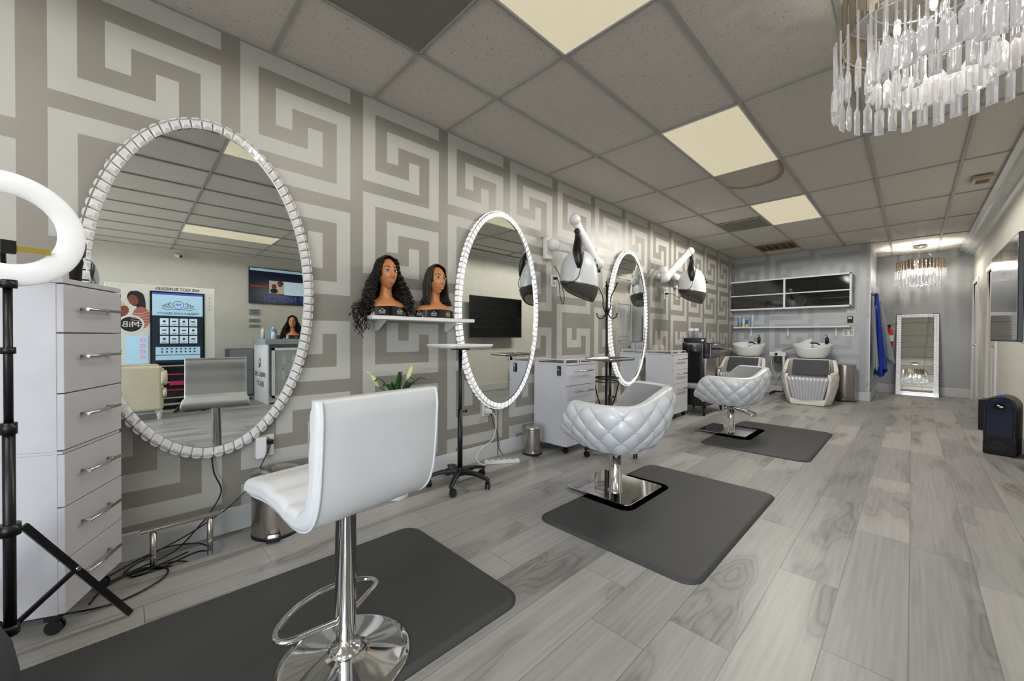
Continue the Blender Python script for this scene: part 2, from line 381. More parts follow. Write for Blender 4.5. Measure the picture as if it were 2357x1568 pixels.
# water-stained tile
m = mat('stained_ceiling_tile', '#8f8c87', .9); g = NG(m); tcn = g.n('ShaderNodeTexCoord'); sx = g.n('ShaderNodeSeparateXYZ'); g.l(tcn.outputs['Object'], sx.inputs[0])
nn = g.n('ShaderNodeTexNoise'); nn.inputs['Scale'].default_value = 9; nn.inputs['Detail'].default_value = 5; g.l(tcn.outputs['Object'], nn.inputs['Vector'])
dx = g.math('DIVIDE', g.math('SUBTRACT', sx.outputs[0], 1.43), .33); dy = g.math('DIVIDE', g.math('SUBTRACT', sx.outputs[1], 4.27), .62)
dd = g.math('SQRT', g.math('ADD', g.math('POWER', g.math('ABSOLUTE', dx), 2.6), g.math('POWER', g.math('ABSOLUTE', dy), 2.6)))
dd = g.math('ADD', dd, g.math('MULTIPLY', g.math('SUBTRACT', nn.outputs[0], .5), .16))
g.l(g.ramp(dd, [(0, lin('#c2bbb0')), (.78, lin('#bcb3a6')), (.86, lin('#a39480')), (.955, lin('#8d7b62')), (.975, lin('#c2beb8'))]), g.b.inputs['Base Color'])
ST(MB().box(CX(1)+tw, CX(2)-tw, CY(3)+tw, CY(4)-tw, H+.006, H+.0119), 'ceiling_tile', m)
# dropped crown along the right wall
prof = [(XR, H), (XR-.17, H), (XR-.17, H-.02), (XR-.13, H-.035), (XR-.11, H-.06), (XR-.06, H-.075), (XR-.045, H-.105), (XR-.02, H-.12), (XR, H-.13)]
ST(MB().prism(prof, XZf, YR, YH), 'trim_2', M['trim'])
mb = MB().box(XP-.012, XP+.004, YB-.004, YB+.012, 0, H); ST(mb, 'trim_3', M['white'])
# baseboards
def bb(name, x0, x1, y0, y1, h=.14):
    mb = MB(); mb.box(x0, x1, y0, y1, 0, h); ST(mb, name, M['trim'], bevel=.006)
bb('baseboard_left', 0, .014, YF, YB, .135)
bb('baseboard_back', .014, XP+.014, YB-.014, YB, .15)
bb('baseboard_partition', XP, XP+.014, YB, YH, .15)
bb('baseboard_hall', XP+.014, XR, YH-.014, YH, .17)
mb = MB()
for a, b in ((YR, 7.95), (8.93, 9.98)): mb.box(XR-.014, XR, a, b, 0, .14)
ST(mb, 'baseboard_right', M['trim'], bevel=.006)
bb('baseboard_far', XF-.014, XF, YF, YR, .12)
bb('baseboard_reception', XR, XF-.014, YR-.014, YR, .12)
# doors on the right wall
for n, (a, b) in enumerate(((8.02, 8.86), (10.05, 10.8))):
    mb = MB(); mb.box(XR-.018, XR+.1, a-.07, a, 0, 2.11); mb.box(XR-.018, XR+.1, b, b+.07, 0, 2.11); mb.box(XR-.018, XR+.1, a, b, 2.04, 2.11)
    ST(mb, 'trim_%d' % (4+n), M['white'], bevel=.006)
    mb = MB(); mb.box(XR+.012, XR+.05, a+.004, b-.004, .005, 2.036)
    for z0, z1 in ((.15, .95), (1.1, 1.9)):
        for c in (a+.1, (a+b)/2+.04): mb.box(XR+.004, XR+.014, c, c+(b-a)/2-.14, z0, z1)
    d = ST(mb, 'door_%d' % (n+1), M['white'], bevel=.006)
    hb = MB(); hb.cyl((XR+.012, a+.09, .98), (XR-.035, a+.09, .98), .012); hb.cyl((XR-.035, a+.09, .98), (XR-.035, a+.2, .98), .009); hb.cyl((XR+.012, a+.09, .98), (XR+.005, a+.09, .98), .027)
    hb.build('door_handle', M['nickel'], d)

# ------------------------------------------------------------------ ceiling fixtures
def panel(k, r, label, grp='lit flush ceiling panels'):
    t = T('ceiling_light', label, 'ceiling light', (CX(k)+.2907, CY(r)+.6095, H), 0, grp)
    w, l = .2907-tw, .6095-tw
    mb = MB(); mb.box(-w, w, -l, l, -.002, .004); mb.build('diffuser', M['panel'], t)
    mb = MB()
    for a in (-1, 1): mb.box(a*w-.006, a*w+.006, -l, l, -.005, .006); mb.box(-w, w, a*l-.006, a*l+.006, -.005, .006)
    mb.build('frame', M['trim'], t)
    for a in (-.12, .12):                                  # added fill spots just below the diffuser, unseen, to brighten the room
        for b in (-.38, 0, .38): lamp('panel_fill_spot', 'SPOT', (CX(k)+.2907+a, CY(r)+.6095+b, H-.012), {0: 30, 2: 52, 4: 130}.get(r, 40)/6, (1, .965, .90), spot_size=math.radians(176), spot_blend=.15, shadow_soft_size=0)
    return t
panel(1, 0, 'large lit ceiling panel at the top edge beside the dark vent')
panel(1, 2, 'lit ceiling panel in front of the brown stained tile')
panel(1, 4, 'small far lit ceiling panel beside the little dark vent')
panel(7, 0, 'long lit ceiling panel seen only as the reflection in the large near mirror')
panel(5, -2, 'added unseen fill panel in the ceiling over the shop front behind the camera')  # extra panel out of view, added to light the room from behind
panel(1, -2, 'added unseen fill panel in the ceiling near the shop window behind the camera')  # second added panel behind the camera, there for its fill light
m = mat('perforated_metal', '#55544f', .5, .3); g = NG(m); tcn = g.n('ShaderNodeTexCoord')
vo = g.n('ShaderNodeTexVoronoi'); vo.inputs['Scale'].default_value = 190; vo.inputs['Randomness'].default_value = 0; g.l(tcn.outputs['Object'], vo.inputs['Vector'])
g.l(g.mix(g.math('LESS_THAN', vo.outputs[0], .32), lin('#7c7a74'), lin('#1c1b19')), g.b.inputs['Base Color']); M['perf'] = m
t = T('return_air_vent', 'large dark perforated air return in the ceiling beside the nearest lit panel', 'ceiling vent', (.885, .925, H))
MB().box(-.278, .278, -.292, .292, -.002, .003).build('perforated_plate', M['perf'], t)
mb = MB()
for a in (-1, 1): mb.box(a*.278-.006, a*.278+.006, -.298, .298, -.006, .004); mb.box(-.278, .278, a*.292-.006, a*.292+.006, -.006, .004)
mb.build('frame', M['tee'], t)
t = T('return_air_vent', 'small dark dusty ceiling vent beside the far lit panel', 'ceiling vent', (.887, 6.4, H))
MB().box(-.275, .275, -.27, .27, -.002, .003).build('perforated_plate', M['perf'], t)
mb = MB()
for a in (-1, 1): mb.box(a*.275-.006, a*.275+.006, -.276, .276, -.006, .004); mb.box(-.275, .275, a*.27-.006, a*.27+.006, -.006, .004)
mb.build('frame', M['tee'], t)
t = T('slotted_vent', 'brown rust-stained slotted ceiling vent above the salon wash chairs', 'ceiling vent', (.9, 8.35, H))
M['rust'] = mat('rusty_vent', '#7d6b52', .8, var=.3, vs=14); M['cavity'] = mat('vent_cavity', '#4a3820', .9, var=.3, vs=9)
MB().box(-.27, .27, -.25, .25, -.002, .003).build('backing', M['cavity'], t)
mb = MB(); mb.box(-.285, .285, -.27, -.2, -.008, .002); mb.box(-.285, .285, .2, .27, -.008, .002)
for i in range(6): mb.box(-.285+i*.108, -.255+i*.108, -.2, .2, -.008, .002)
mb.build('frame', M['rust'], t)
t = T('smoke_detector', 'yellowed square detector box on the ceiling by the right wall', 'detector', (3.1, 6.2, H))
M['ivory'] = mat('aged_ivory', '#aaa08c', .5); MB().box(-.07, .07, -.12, .12, -.035, 0).build('housing', M['ivory'], t, bevel=.01)
mb = MB()
for i in range(5): mb.box(-.045, .045, -.06+i*.026, -.048+i*.026, -.038, -.033)
mb.build('grille', M['rust'], t)
# ------------------------------------------------------------------ oval mirrors
def ell(hw, hh, n):
    N = 2000; P = [(hw*math.cos(2*PI*i/N), hh*math.sin(2*PI*i/N)) for i in range(N+1)]
    L = [0]
    for i in range(N): L.append(L[-1]+math.hypot(P[i+1][0]-P[i][0], P[i+1][1]-P[i][1]))
    out = []; j = 0
    for k in range(n):
        s = L[-1]*k/n
        while L[j+1] < s: j += 1
        out.append(2*PI*j/N)
    return out
def oval_mirror(y, z, label, rim, tilt=0, yaw=0, hw=.487, hh=.872):
    t = T('oval_mirror', label, 'mirror', (.012, y, z), 0, 'oval crystal-rimmed wall mirrors'); t.rotation_euler = (0, tilt, yaw)
    n = 92; A = ell(hw, hh, n); rw = .047
    pt = lambda a, off, x: V(x, (hw+off)*math.cos(a), (hh+off)*math.sin(a))
    mb = MB(); N = 96
    vs = [pt(2*PI*i/N, -rw+.004, .034) for i in range(N)]; mb.add(vs, [tuple(range(N))]); mb.build('mirror_glass', M['mirror'], t, fix=False)
    mb = MB(); mb.grid(lambda u, v: [pt(2*PI*u, -.012, .004), pt(2*PI*u, -.012, .042), pt(2*PI*u, -rw+.0, .042), pt(2*PI*u, -rw, .030)][round(v*3)], N, 4, cu=True, sm=False)
    mb.build('backing_ring', M['chrome'], t)
    mb = MB(); g = .006
    for i in range(n):
        a0 = A[i]; a1 = A[(i+1) % n]
        if a1 < a0: a1 += 2*PI
        da = (a1-a0)*.07; a0 += da; a1 -= da; am = (a1-a0)*.27
        def gem(f):  # f(a, w, h): w 0..1 across, h 0..1 raised
            b = [f(a0, 0, 0), f(a1, 0, 0), f(a1, 1, 0), f(a0, 1, 0)]; q = [f(a0+am, .3, 1), f(a1-am, .3, 1), f(a1-am, .7, 1), f(a0+am, .7, 1)]
            mb.add(b+q, [(0,1,5,4),(1,2,6,5),(2,3,7,6),(3,0,4,7),(4,5,6,7)])
        gem(lambda a, w, h: pt(a, -rw+w*(rw-.006), .042+.013*h))
        gem(lambda a, w, h: pt(a, .0+.008*h, .004+w*.018))
        gem(lambda a, w, h: pt(a, .0+.008*h, .023+w*.018))
    mb.build('crystal_rim', rim, t, fix=False)
    return t
MIR = []
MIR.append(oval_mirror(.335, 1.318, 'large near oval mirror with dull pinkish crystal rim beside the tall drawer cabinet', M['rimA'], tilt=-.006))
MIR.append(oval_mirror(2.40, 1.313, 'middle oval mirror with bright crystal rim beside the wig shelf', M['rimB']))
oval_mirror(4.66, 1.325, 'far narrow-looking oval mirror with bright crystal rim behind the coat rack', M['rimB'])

# ------------------------------------------------------------------ near bar stool
t = T('salon_stool', 'white leather low-back stool on a chrome pedestal standing on the nearest black mat', 'stool', (1.315, .52, 0.017), math.radians(8))
pa = [(-.25, .556), (-.24, .564), (-.12, .574), (-.03, .566), (.04, .552), (.10, .549), (.15, .570), (.181, .625), (.194, .71), (.200, .79), (.204, .86), (.208, .893)]
sp_ = spline([(a, 0, b) for a, b in pa], 6); outer = []; inner = []
for i, p in enumerate(sp_):
    d = (sp_[min(i+1, len(sp_)-1)]-sp_[max(i-1, 0)]).normalized(); nrm = V(-d.z, 0, d.x); s_ = i/(len(sp_)-1)
    rip = .010*abs(math.sin(s_*PI*8.5))**.5
    th = .026*min(1, 5*min(s_, 1-s_)+.45)
    outer.append(p-nrm*th); inner.append(p+nrm*(th*.9+rip))
sec = [(p.x, p.z) for p in outer]+[(p.x, p.z) for p in reversed(inner)]
cxm = lambda s: s
def stool_sec(y, k):
    c = [(a.x+b.x)/2 for a, b in zip(outer, inner)], [(a.z+b.z)/2 for a, b in zip(outer, inner)]
    m_ = len(outer); out = []
    for i in range(m_): out.append(V(c[0][i]+(outer[i].x-c[0][i])*k, y, c[1][i]+(outer[i].z-c[1][i])*k))
    for i in reversed(range(m_)): out.append(V(c[0][i]+(inner[i].x-c[0][i])*k, y, c[1][i]+(inner[i].z-c[1][i])*k))
    return out
mb = MB(); mb.loft([stool_sec(y, k) for y, k in ((-.205, .35), (-.202, .7), (-.195, .92), (-.185, 1), (-.06, 1.02), (.06, 1.02), (.185, 1), (.195, .92), (.202, .7), (.205, .35))])
mb.build('seat', M['leather'], t, fix=True)
for sy in (-.192, .192):
    mb = MB(); mb.tube([V(p.x, sy, p.z) for p in outer[::2]], .004, 6); mb.build('seat_piping', M['leather'], t)
mb = MB(); mb.lathe([(.0, .555), (.06, .555), (.06, .545), (.033, .535), (.033, .075), (.030, .072)], n=32); mb.build('gas_column', M['chrome'], t)
mb = MB(); mb.lathe([(.024, .08), (.026, .05), (.044, .048), (.05, .036), (.056, .03)], n=40); mb.build('collar', M['chrome'], t)
mb = MB(); mb.lathe([(.0, .034), (.05, .032), (.08, .026), (.13, .016), (.18, .009), (.203, .005), (.207, .001), (.205, 0), (0, 0)], n=72); mb.build('base_disc', M['chrome'], t)
mb = MB(); mb.tube(spline([(.0, -.03, .135), (-.01, -.10, .14), (-.02, -.165, .145), (-.05, -.19, .145), (-.10, -.17, .145), (-.155, -.09, .145), (-.175, .0, .145), (-.16, .08, .145), (-.12, .145, .145), (-.08, .16, .145), (-.05, .14, .145), (-.01, .03, .135)], 8), .0095, 10)
mb.build('footrest', M['chrome'], t)
mb = MB(); mb.cyl((.05, .06, .55), (.11, .2, .545), .005); mb.cyl((.105, .185, .545), (.13, .24, .545), .009); mb.build('height_lever', M['black'], t)

# ------------------------------------------------------------------ floor mats
def mat_obj(x0, x1, y0, y1, label, notch=None, r=.09):
    o = arc((x1-r, y0+r), r, -PI/2, 0, 7)+arc((x1-r, y1-r), r, 0, PI/2, 7)+arc((x0+r, y1-r), r, PI/2, PI, 7)
    if notch:
        a, b, d = notch; o += [(x0, b+.0), (x0+.02, b-.005)]+arc((d-.05, b-.05), .05, PI/2, 0, 5)+arc((d-.05, a+.05), .05, 0, -PI/2, 5)+[(x0+.02, a+.005), (x0, a)]
    o += arc((x0+r, y0+r), r, PI, 1.5*PI, 7)
    mb = MB()
    # bevelled edge: offset polygon inward
    n = len(o); q = []
    for i in range(n):
        p = V(*o[i], 0); a = V(*o[i-1], 0); b = V(*o[(i+1) % n], 0)
        d = (b-a)
        if d.length < 1e-6: d = V(1, 0, 0)
        d.normalize(); q.append((p.x-d.y*.028, p.y+d.x*.028))
    v0 = [V(a, b, .0) for a, b in o]; v1 = [V(a, b, .004) for a, b in o]; v2 = [V(a, b, .016) for a, b in q]
    mb.add(v0+v1, [(i, (i+1) % n, n+(i+1) % n, n+i) for i in range(n)], 0, True)
    mb.add(v1+v2, [(i, (i+1) % n, n+(i+1) % n, n+i) for i in range(n)], 0, True)
    mb.add(v2, [tuple(range(n))]); mb.add(v0, [tuple(reversed(range(n)))])
    ob = mb.build('anti_fatigue_mat', M['rubber']); tag(ob, label, 'mat', 'dark rubber anti-fatigue mats'); return ob
mat_obj(.63, 1.515, -.42, 1.17, 'large charcoal rubber mat under the near white stool')
mat_obj(1.06, 1.985, 1.74, 3.18, 'charcoal rubber mat notched around the base of the middle quilted chair', (2.20, 2.76, 1.40))
mat_obj(1.09, 2.01, 4.19, 5.70, 'far charcoal rubber mat notched around the base of the far quilted chair', (4.62, 5.26, 1.42))

# ------------------------------------------------------------------ quilted styling chairs
def styling_chair(x, y, rz, label, lever):
    t = T('styling_chair', label, 'salon chair', (x, y, 0), 0, 'white quilted styling chairs')
    mb = MB(); mb.prism(rrect(-.30, .19, -.165, .325, .03), XYf, .017, .027); mb.build('base_plate', M['chrome'], t, bevel=.003)
    mb = MB(); mb.lathe([(0, .027), (.05, .027), (.05, .032), (.042, .036), (.042, .17), (.038, .175), (.038, .30), (.05, .305), (.05, .325), (0, .325)], n=32)
    mb.build('hydraulic_column', M['chrome'], t)
    R = Matrix.Rotation(rz, 3, 'Z')
    mb = MB(); mb.obox((0, 0, .33), (.2, .16, .025), R); mb.build('mounting_plate', M['black'], t)
    A0, A1 = math.radians(-136), math.radians(136)
    def rim(ph):
        a = math.degrees(ph)
        h = .652 if a < -35 else (.652+.098*(1-math.cos(PI*(a+35)/75))/2 if a < 40 else .75)
        e = 0 if abs(a) < 102 else ((abs(a)-102)/34)**1.7
        return h-e*(.17 if a < 0 else .20)
    def foot(ph):   # squarish footprint
        c, s = math.cos(ph), math.sin(ph); e = 2.7
        return 1/((abs(c)/.335)**e+(abs(s)/.325)**e)**(1/e)
    def endk(ph):
        a = (math.degrees(abs(ph))-126)/10.2
        return 1 if a < 0 else math.sqrt(max(0, 1-a*a))
    def outerp(u, v):
        ph = A0+(A1-A0)*u; ek = endk(ph); zt = .36+(rim(ph)-.36)*(.55+.45*ek); z = .345+(zt-.345)*v
        k = .60+.42*math.sin(min(1, v*1.15+.02)*PI/2)**.85-.05*max(0, v-.6)
        cu = ph*foot(0)*1.06*12.4; cv = (z-.345)*12.4
        q = abs(math.sin(PI*(cu+cv)/2)*math.sin(PI*(cu-cv)/2))
        d = .021*(q**.42)*min(1, 8*(1-v))
        r = foot(ph)*k+d
        return R @ V(r*math.cos(ph), r*math.sin(ph), z)
    def innerp(u, v):
        ph = A0+(A1-A0)*u; ek = endk(ph); zt = .36+(rim(ph)-.36)*(.55+.45*ek); z = zt+(.42-zt)*v
        r = foot(ph)*(.97-.05*max(0, .4-v))-.048
        return R @ V(r*math.cos(ph), r*math.sin(ph), z)
    mb = MB(); mb.grid(outerp, 320, 72); mb.build('quilted_shell', M['vinyl'], t)
    def roll(u, v):
        a = outerp(u, 1); b = innerp(u, 0); w = (1-math.cos(v*PI))/2; return a.lerp(b, w)+V(0, 0, .011*math.sin(v*PI))
    mb = MB(); mb.grid(roll, 230, 9)
    for u in (0, 1):
        fn = lambda s, v: (outerp(u, v).lerp(V(*innerp(u, 0).xy, 0)+V(0, 0, outerp(u, v).z), s)) + (R @ V(-.018*math.sin(PI*s), 0, 0))
        mb.grid(fn, 9, 12)
    mb.build('rolled_edge', M['vinyl'], t)
    mb = MB(); mb.grid(innerp, 90, 12); mb.build('inner_padding', M['padgrey'], t)
    def cush(z, k): return [R @ V(foot(a)*k*math.cos(a)-(.05 if math.cos(a) < -.2 else 0), foot(a)*k*math.sin(a), z) for a in [2*PI*i/48 for i in range(48)]]
    mb = MB(); mb.loft([cush(.340, .45), cush(.345, .62), cush(.37, .74), cush(.41, .83), cush(.47, .84), cush(.49, .82), cush(.50, .75), cush(.505, .5)]); mb.build('seat_cushion', M['vinyl'], t)
    step = 1/12.4/(foot(0)*1.06); src = None
    for i in range(-50, 51):
        for j in range(0, 6):
            if (i+j) % 2: continue
            ph = i*step; z = .345+j/12.4
            if abs(ph) > A1-.08 : continue
            u = (ph-A0)/(A1-A0); ek = endk(ph); zt = .36+(rim(ph)-.36)*(.55+.45*ek); v = (z-.345)/(zt-.345)
            if .05 < v < .9:
                if src is None: c_ = src = MB().ball((0, 0, 0), .0068, 8, 5).build('crystal_button', M['chrome'], t)
                else: c_ = src.copy(); COL.objects.link(c_); c_.parent = t
                c_.location = outerp(u, v)
    if lever:
        mb = MB(); mb.tube(spline([(.03, 0, .30), (.12, .02, .285), (.2, .03, .27), (.25, .0, .25), (.22, -.05, .245), (.1, -.04, .28), (.03, -.02, .295)], 6), .008, 8)
        mb.ball((-.055, .01, .29), .022); mb.build('pump_lever', M['chrome'], t)
    return t
styling_chair(1.2, 2.40, math.radians(-14), 'middle quilted white barrel chair on a square chrome base, nearer of the two', False)
styling_chair(1.195, 4.86, math.radians(-16), 'far quilted white barrel chair on a square chrome base, with chrome lever', True)

# ------------------------------------------------------------------ mobile drawer cabinets
def cabinet(x0, x1, y0, y1, z0, z1, label, black_box=True, tray=True):
    t = T('drawer_cabinet', label, 'cabinet', ((x0+x1)/2, (y0+y1)/2, 0), 0, 'white low drawer cabinets on casters')
    cx, cy = t.location.x, t.location.y; a, b = x0-cx, x1-cx; c, d = y0-cy, y1-cy
    MB().box(a, b-.018, c, d, z0, z1-.016).build('carcass', M['lam'], t, bevel=.002)
    MB().box(a-.002, b+.002, c-.003, d+.003, z1-.016, z1).build('top_panel', M['lam'], t, bevel=.002)
    hh = (z1-.02-z0); cuts = [z0, z0+hh*.51, z0+hh*.75, z1-.02]
    for i in range(3):
        o = MB().box(b-.018, b, c+.002, d-.002, cuts[i]+.002, cuts[i+1]-.002).build('drawer', M['lam'], t, bevel=.0015)
        zz_ = cuts[i+1]-.055 if i else cuts[i+1]-.07; w = (d-c)
        hb = MB(); hb.tube([V(b, c+w*.28, zz_), V(b+.028, c+w*.28, zz_)], .005); hb.tube([V(b, c+w*.78, zz_), V(b+.028, c+w*.78, zz_)], .005); hb.tube([V(b+.028, c+w*.2, zz_), V(b+.028, c+w*.85, zz_)], .006)
        hb.build('handle', M['nickel'], o)
    for px_, py_ in ((a+.04, c+.04), (b-.04, c+.04), (a+.04, d-.04), (b-.04, d-.04)):
        mb = MB(); mb.cyl((px_, py_-.012, .026), (px_, py_-.004, .026), .025); mb.cyl((px_, py_+.004, .026), (px_, py_+.012, .026), .025); mb.box(px_-.012, px_+.012, py_-.004, py_+.004, .02, .058); mb.box(px_-.022, px_+.022, py_-.018, py_+.018, .055, z0)
        mb.build('caster', M['black'], t)
    if tray:
        mb = MB()
        for k in range(2):
            y_0 = c+.02+k*(d-c)/2; y_1 = y_0+(d-c)/2-.04
            mb.tube(spline([(b-.03, y_0, z1), (b-.03, y_0, z1+.025), (b-.03, y_0+.012, z1+.033), (b-.03, y_1-.012, z1+.033), (b-.03, y_1, z1+.025), (b-.03, y_1, z1)], 4), .0045, 6)
        mb.tube(spline([(a+.03, c+.01, z1), (a+.03, c+.01, z1+.028), (a+.04, c+.01, z1+.033), (b-.05, c+.01, z1+.033), (b-.04, c+.01, z1+.028), (b-.04, c+.01, z1)], 4), .0045, 6)
        mb.build('top_rail', M['white'], t)
        MB().box(a+.03, b-.04, c+.03, d-.03, z1, z1+.006).build('tray_liner', M['black'], t)
    return t
cabinet(.02, .42, 2.87, 3.33, .07, .835, 'low white drawer cabinet on casters between the middle mirror and the coat rack')
cabinet(.05, .44, 5.11, 5.57, .07, .865, 'low white drawer cabinet on casters next to the black coffee machine')
o = MB().box(-.022, .022, -.012, 0, -.045, .045).build('black_switch_box', M['blackg'], bevel=.008); o.location = (.335, 2.868, .765); tag(o, 'small black plastic box stuck to the side of the low white cabinet', 'hook')
mb = MB(); mb.cyl((-.008, -.012, .012), (-.008, -.018, .012), .004); mb.cyl((.006, -.012, .012), (.006, -.018, .012), .004); mb.build('screw_heads', M['white'], o)

# ------------------------------------------------------------------ tall drawer cabinet at left
def yawm(dx, dy):
    x = V(dx, dy, 0).normalized(); z = V(0, 0, 1); return x, z.cross(x)
N0 = V(.515, -.150, 0); FD = V(-.90, .40, 0).normalized()      # along drawer face
BD = V(-FD.y, FD.x, 0)*-1 if False else V(-.40, -.90, 0).normalized()
t = T('tall_drawer_cabinet', 'tall white two-section drawer tower in front of the near mirror', 'cabinet', tuple(N0), 0)
Mx = Matrix((FD, BD, V(0, 0, 1))).transposed(); t.rotation_euler = Mx.to_euler() if Mx.determinant() > 0 else (0, 0, 0)
flip = Mx.determinant() < 0
if flip:
    Mx = Matrix((-FD, BD, V(0, 0, 1))).transposed(); t.rotation_euler = Mx.to_euler()
sg = -1 if flip else 1
w = .35; dp = .42
def bx(a, b, c, d, e, f, nm, m_, p, bv=.002): return MB().box(min(a*sg, b*sg), max(a*sg, b*sg), c, d, e, f).build(nm, m_, p, bevel=bv)
bx(0, w, .02, dp, .085, .655, 'lower_carcass', M['lam'], t); bx(0, w, .02, dp, .665, 1.262, 'upper_carcass', M['lam'], t)
bx(-.002, w+.002, 0, dp, 1.262, 1.28, 'top_panel', M['lam'], t); bx(.0, w, .006, dp, .655, .665, 'middle_rail', M['lam'], t)
for a, b in ((.085, .275), (.275, .465), (.465, .655), (.668, .87), (.87, 1.085), (1.085, 1.26)):
    o = bx(.0, w, 0, .02, a+.002, b-.002, 'drawer', M['lam'], t); zc = b-.085
    hb = MB(); hb.tube([V(sg*.09, 0, zc), V(sg*.09, -.028, zc)], .005); hb.tube([V(sg*.25, 0, zc), V(sg*.25, -.028, zc)], .005); hb.tube([V(sg*.07, -.03, zc), V(sg*.275, -.03, zc)], .006)
    hb.build('handle', M['nickel'], o)
for a, b in ((.04, .05), (w-.04, .05), (.04, dp-.05), (w-.04, dp-.05)):
    mb = MB(); mb.cyl((sg*a-.012, b, .026), (sg*a-.004, b, .026), .025); mb.cyl((sg*a+.004, b, .026), (sg*a+.012, b, .026), .025); mb.box(sg*a-.004, sg*a+.004, b-.012, b+.012, .02, .06); mb.box(sg*a-.02, sg*a+.02, b-.02, b+.02, .055, .086)
    mb.build('caster', M['black'], t)
# ------------------------------------------------------------------ chandeliers
def chandelier(x, y, label, watts, bm, ztop=2.455, r=.305):
    t = T('crystal_chandelier', label, 'chandelier', (x, y, H), 0, 'drum crystal chandeliers')
    Z = lambda z: z-H
    mb = MB(); mb.lathe([(0, 0), (.09, 0), (.09, -.025), (.075, -.032), (0, -.032)], n=32); mb.build('ceiling_canopy', M['chrome'], t)
    for k in range(3):
        a = 2*PI*k/3+.5
        MB().cyl((.05*math.cos(a), .05*math.sin(a), -.03), (.2*math.cos(a), .2*math.sin(a), Z(ztop)+.01), .0018, n=6).build('suspension_wire', M['chrome'], t)
    mb = MB()
    for rr, zz_ in ((r-.012, ztop-.03), (r-.012, ztop-.16), (r-.10, ztop-.03)):
        mb.tube([(rr*math.cos(2*PI*i/48), rr*math.sin(2*PI*i/48), Z(zz_)) for i in range(48)], .006, 6, closed=True)
    for k in range(6):
        a = 2*PI*k/6; mb.cyl((0, 0, Z(ztop-.03)), ((r-.012)*math.cos(a), (r-.012)*math.sin(a), Z(ztop-.03)), .005, n=6)
    mb.cyl((0, 0, Z(ztop)+.01), (0, 0, Z(ztop-.16)), .012, n=10)
    mb.build('frame', M['chrome'], t)
    n = 40
    for k in range(n):
        a = 2*PI*k/n; c, s = math.cos(a), math.sin(a); R = Matrix.Rotation(a, 3, 'Z'); zt = ztop-(.0 if k % 2 else .012)
        if k == 0: sl = MB().obox((0, 0, -.085), (.0035, .036, .17)).build('metal_slat', M['slat'], t); src = sl
        else: sl = src.copy(); COL.objects.link(sl); sl.parent = t
        sl.location = (r*c, r*s, Z(zt)); sl.rotation_euler = (0, 0, a)
    def prismshape():
        mb = MB(); ws = .018
        mb.add([(-.0035, 0, 0), (.0035, 0, 0), (.0025, .0025, -.17), (-.0025, .0025, -.17)] + [(-.0035, -.005, 0), (.0035, -.005, 0), (.0025, -.0035, -.17), (-.0025, -.0035, -.17)],
               [(0, 1, 2, 3), (7, 6, 5, 4), (0, 4, 5, 1), (1, 5, 6, 2), (2, 6, 7, 3), (3, 7, 4, 0)])
        z0 = -.165
        mb.add([(0, 0, z0+.005), (ws, .0, z0-.028), (ws*.95, 0, z0-.13), (-ws*.95, 0, z0-.13), (-ws, 0, z0-.028), (0, .011, z0-.04), (0, .011, z0-.115), (0, -.011, z0-.04), (0, -.011, z0-.115)],
               [(0, 1, 5), (1, 2, 6, 5), (2, 3, 6), (3, 4, 5, 6), (4, 0, 5), (0, 7, 1), (1, 7, 8, 2), (2, 8, 3), (3, 8, 7, 4), (4, 7, 0)])
        return mb
    src = None
    for ringn, (rr, zz_, cnt) in enumerate(((r+.012, ztop-.155, 40), (r-.095, ztop-.105, 30), (r-.175, ztop-.15, 18))):
        for k in range(cnt):
            a = 2*PI*(k+.5*(ringn % 2))/cnt
            if src is None: c = src = prismshape().build('crystal_prism', M['cry'], t)
            else: c = src.copy(); COL.objects.link(c); c.parent = t
            c.location = (rr*math.cos(a), rr*math.sin(a), Z(zz_+(.014 if k % 2 else 0))); c.rotation_euler = (0, 0, a+PI/2+random.uniform(-.25, .25))
    for k in range(6):
        a = 2*PI*k/6+.3; p = V(.13*math.cos(a), .13*math.sin(a), Z(ztop-.15))
        mb = MB(); mb.cyl(p+V(0, 0, .05), p, .012, n=10); b_ = mb.build('bulb_socket', M['chrome'], t)
        MB().ball(p-V(0, 0, .02), (.011, .011, .028), 10, 8).build('bulb', M[bm], b_)
        l = lamp('bulb_light', 'POINT', (x+p.x, y+p.y, H+p.z-.075), watts/6, (1, .93, .82), shadow_soft_size=.015)
    return t
M['bulbd'] = mat('dim_bulb', '#fff2dc', .5, em=2.5)
M['bulb'] = mat('glowing_bulb', '#fff2dc', .5, em=18)
chandelier(2.69, 2.2, 'large drum chandelier of hanging crystal prisms at the upper right of the photo', 6, 'bulbd')
chandelier(2.70, 10.0, 'small far drum chandelier hanging in the hallway above the leaning mirror', 48, 'bulb')

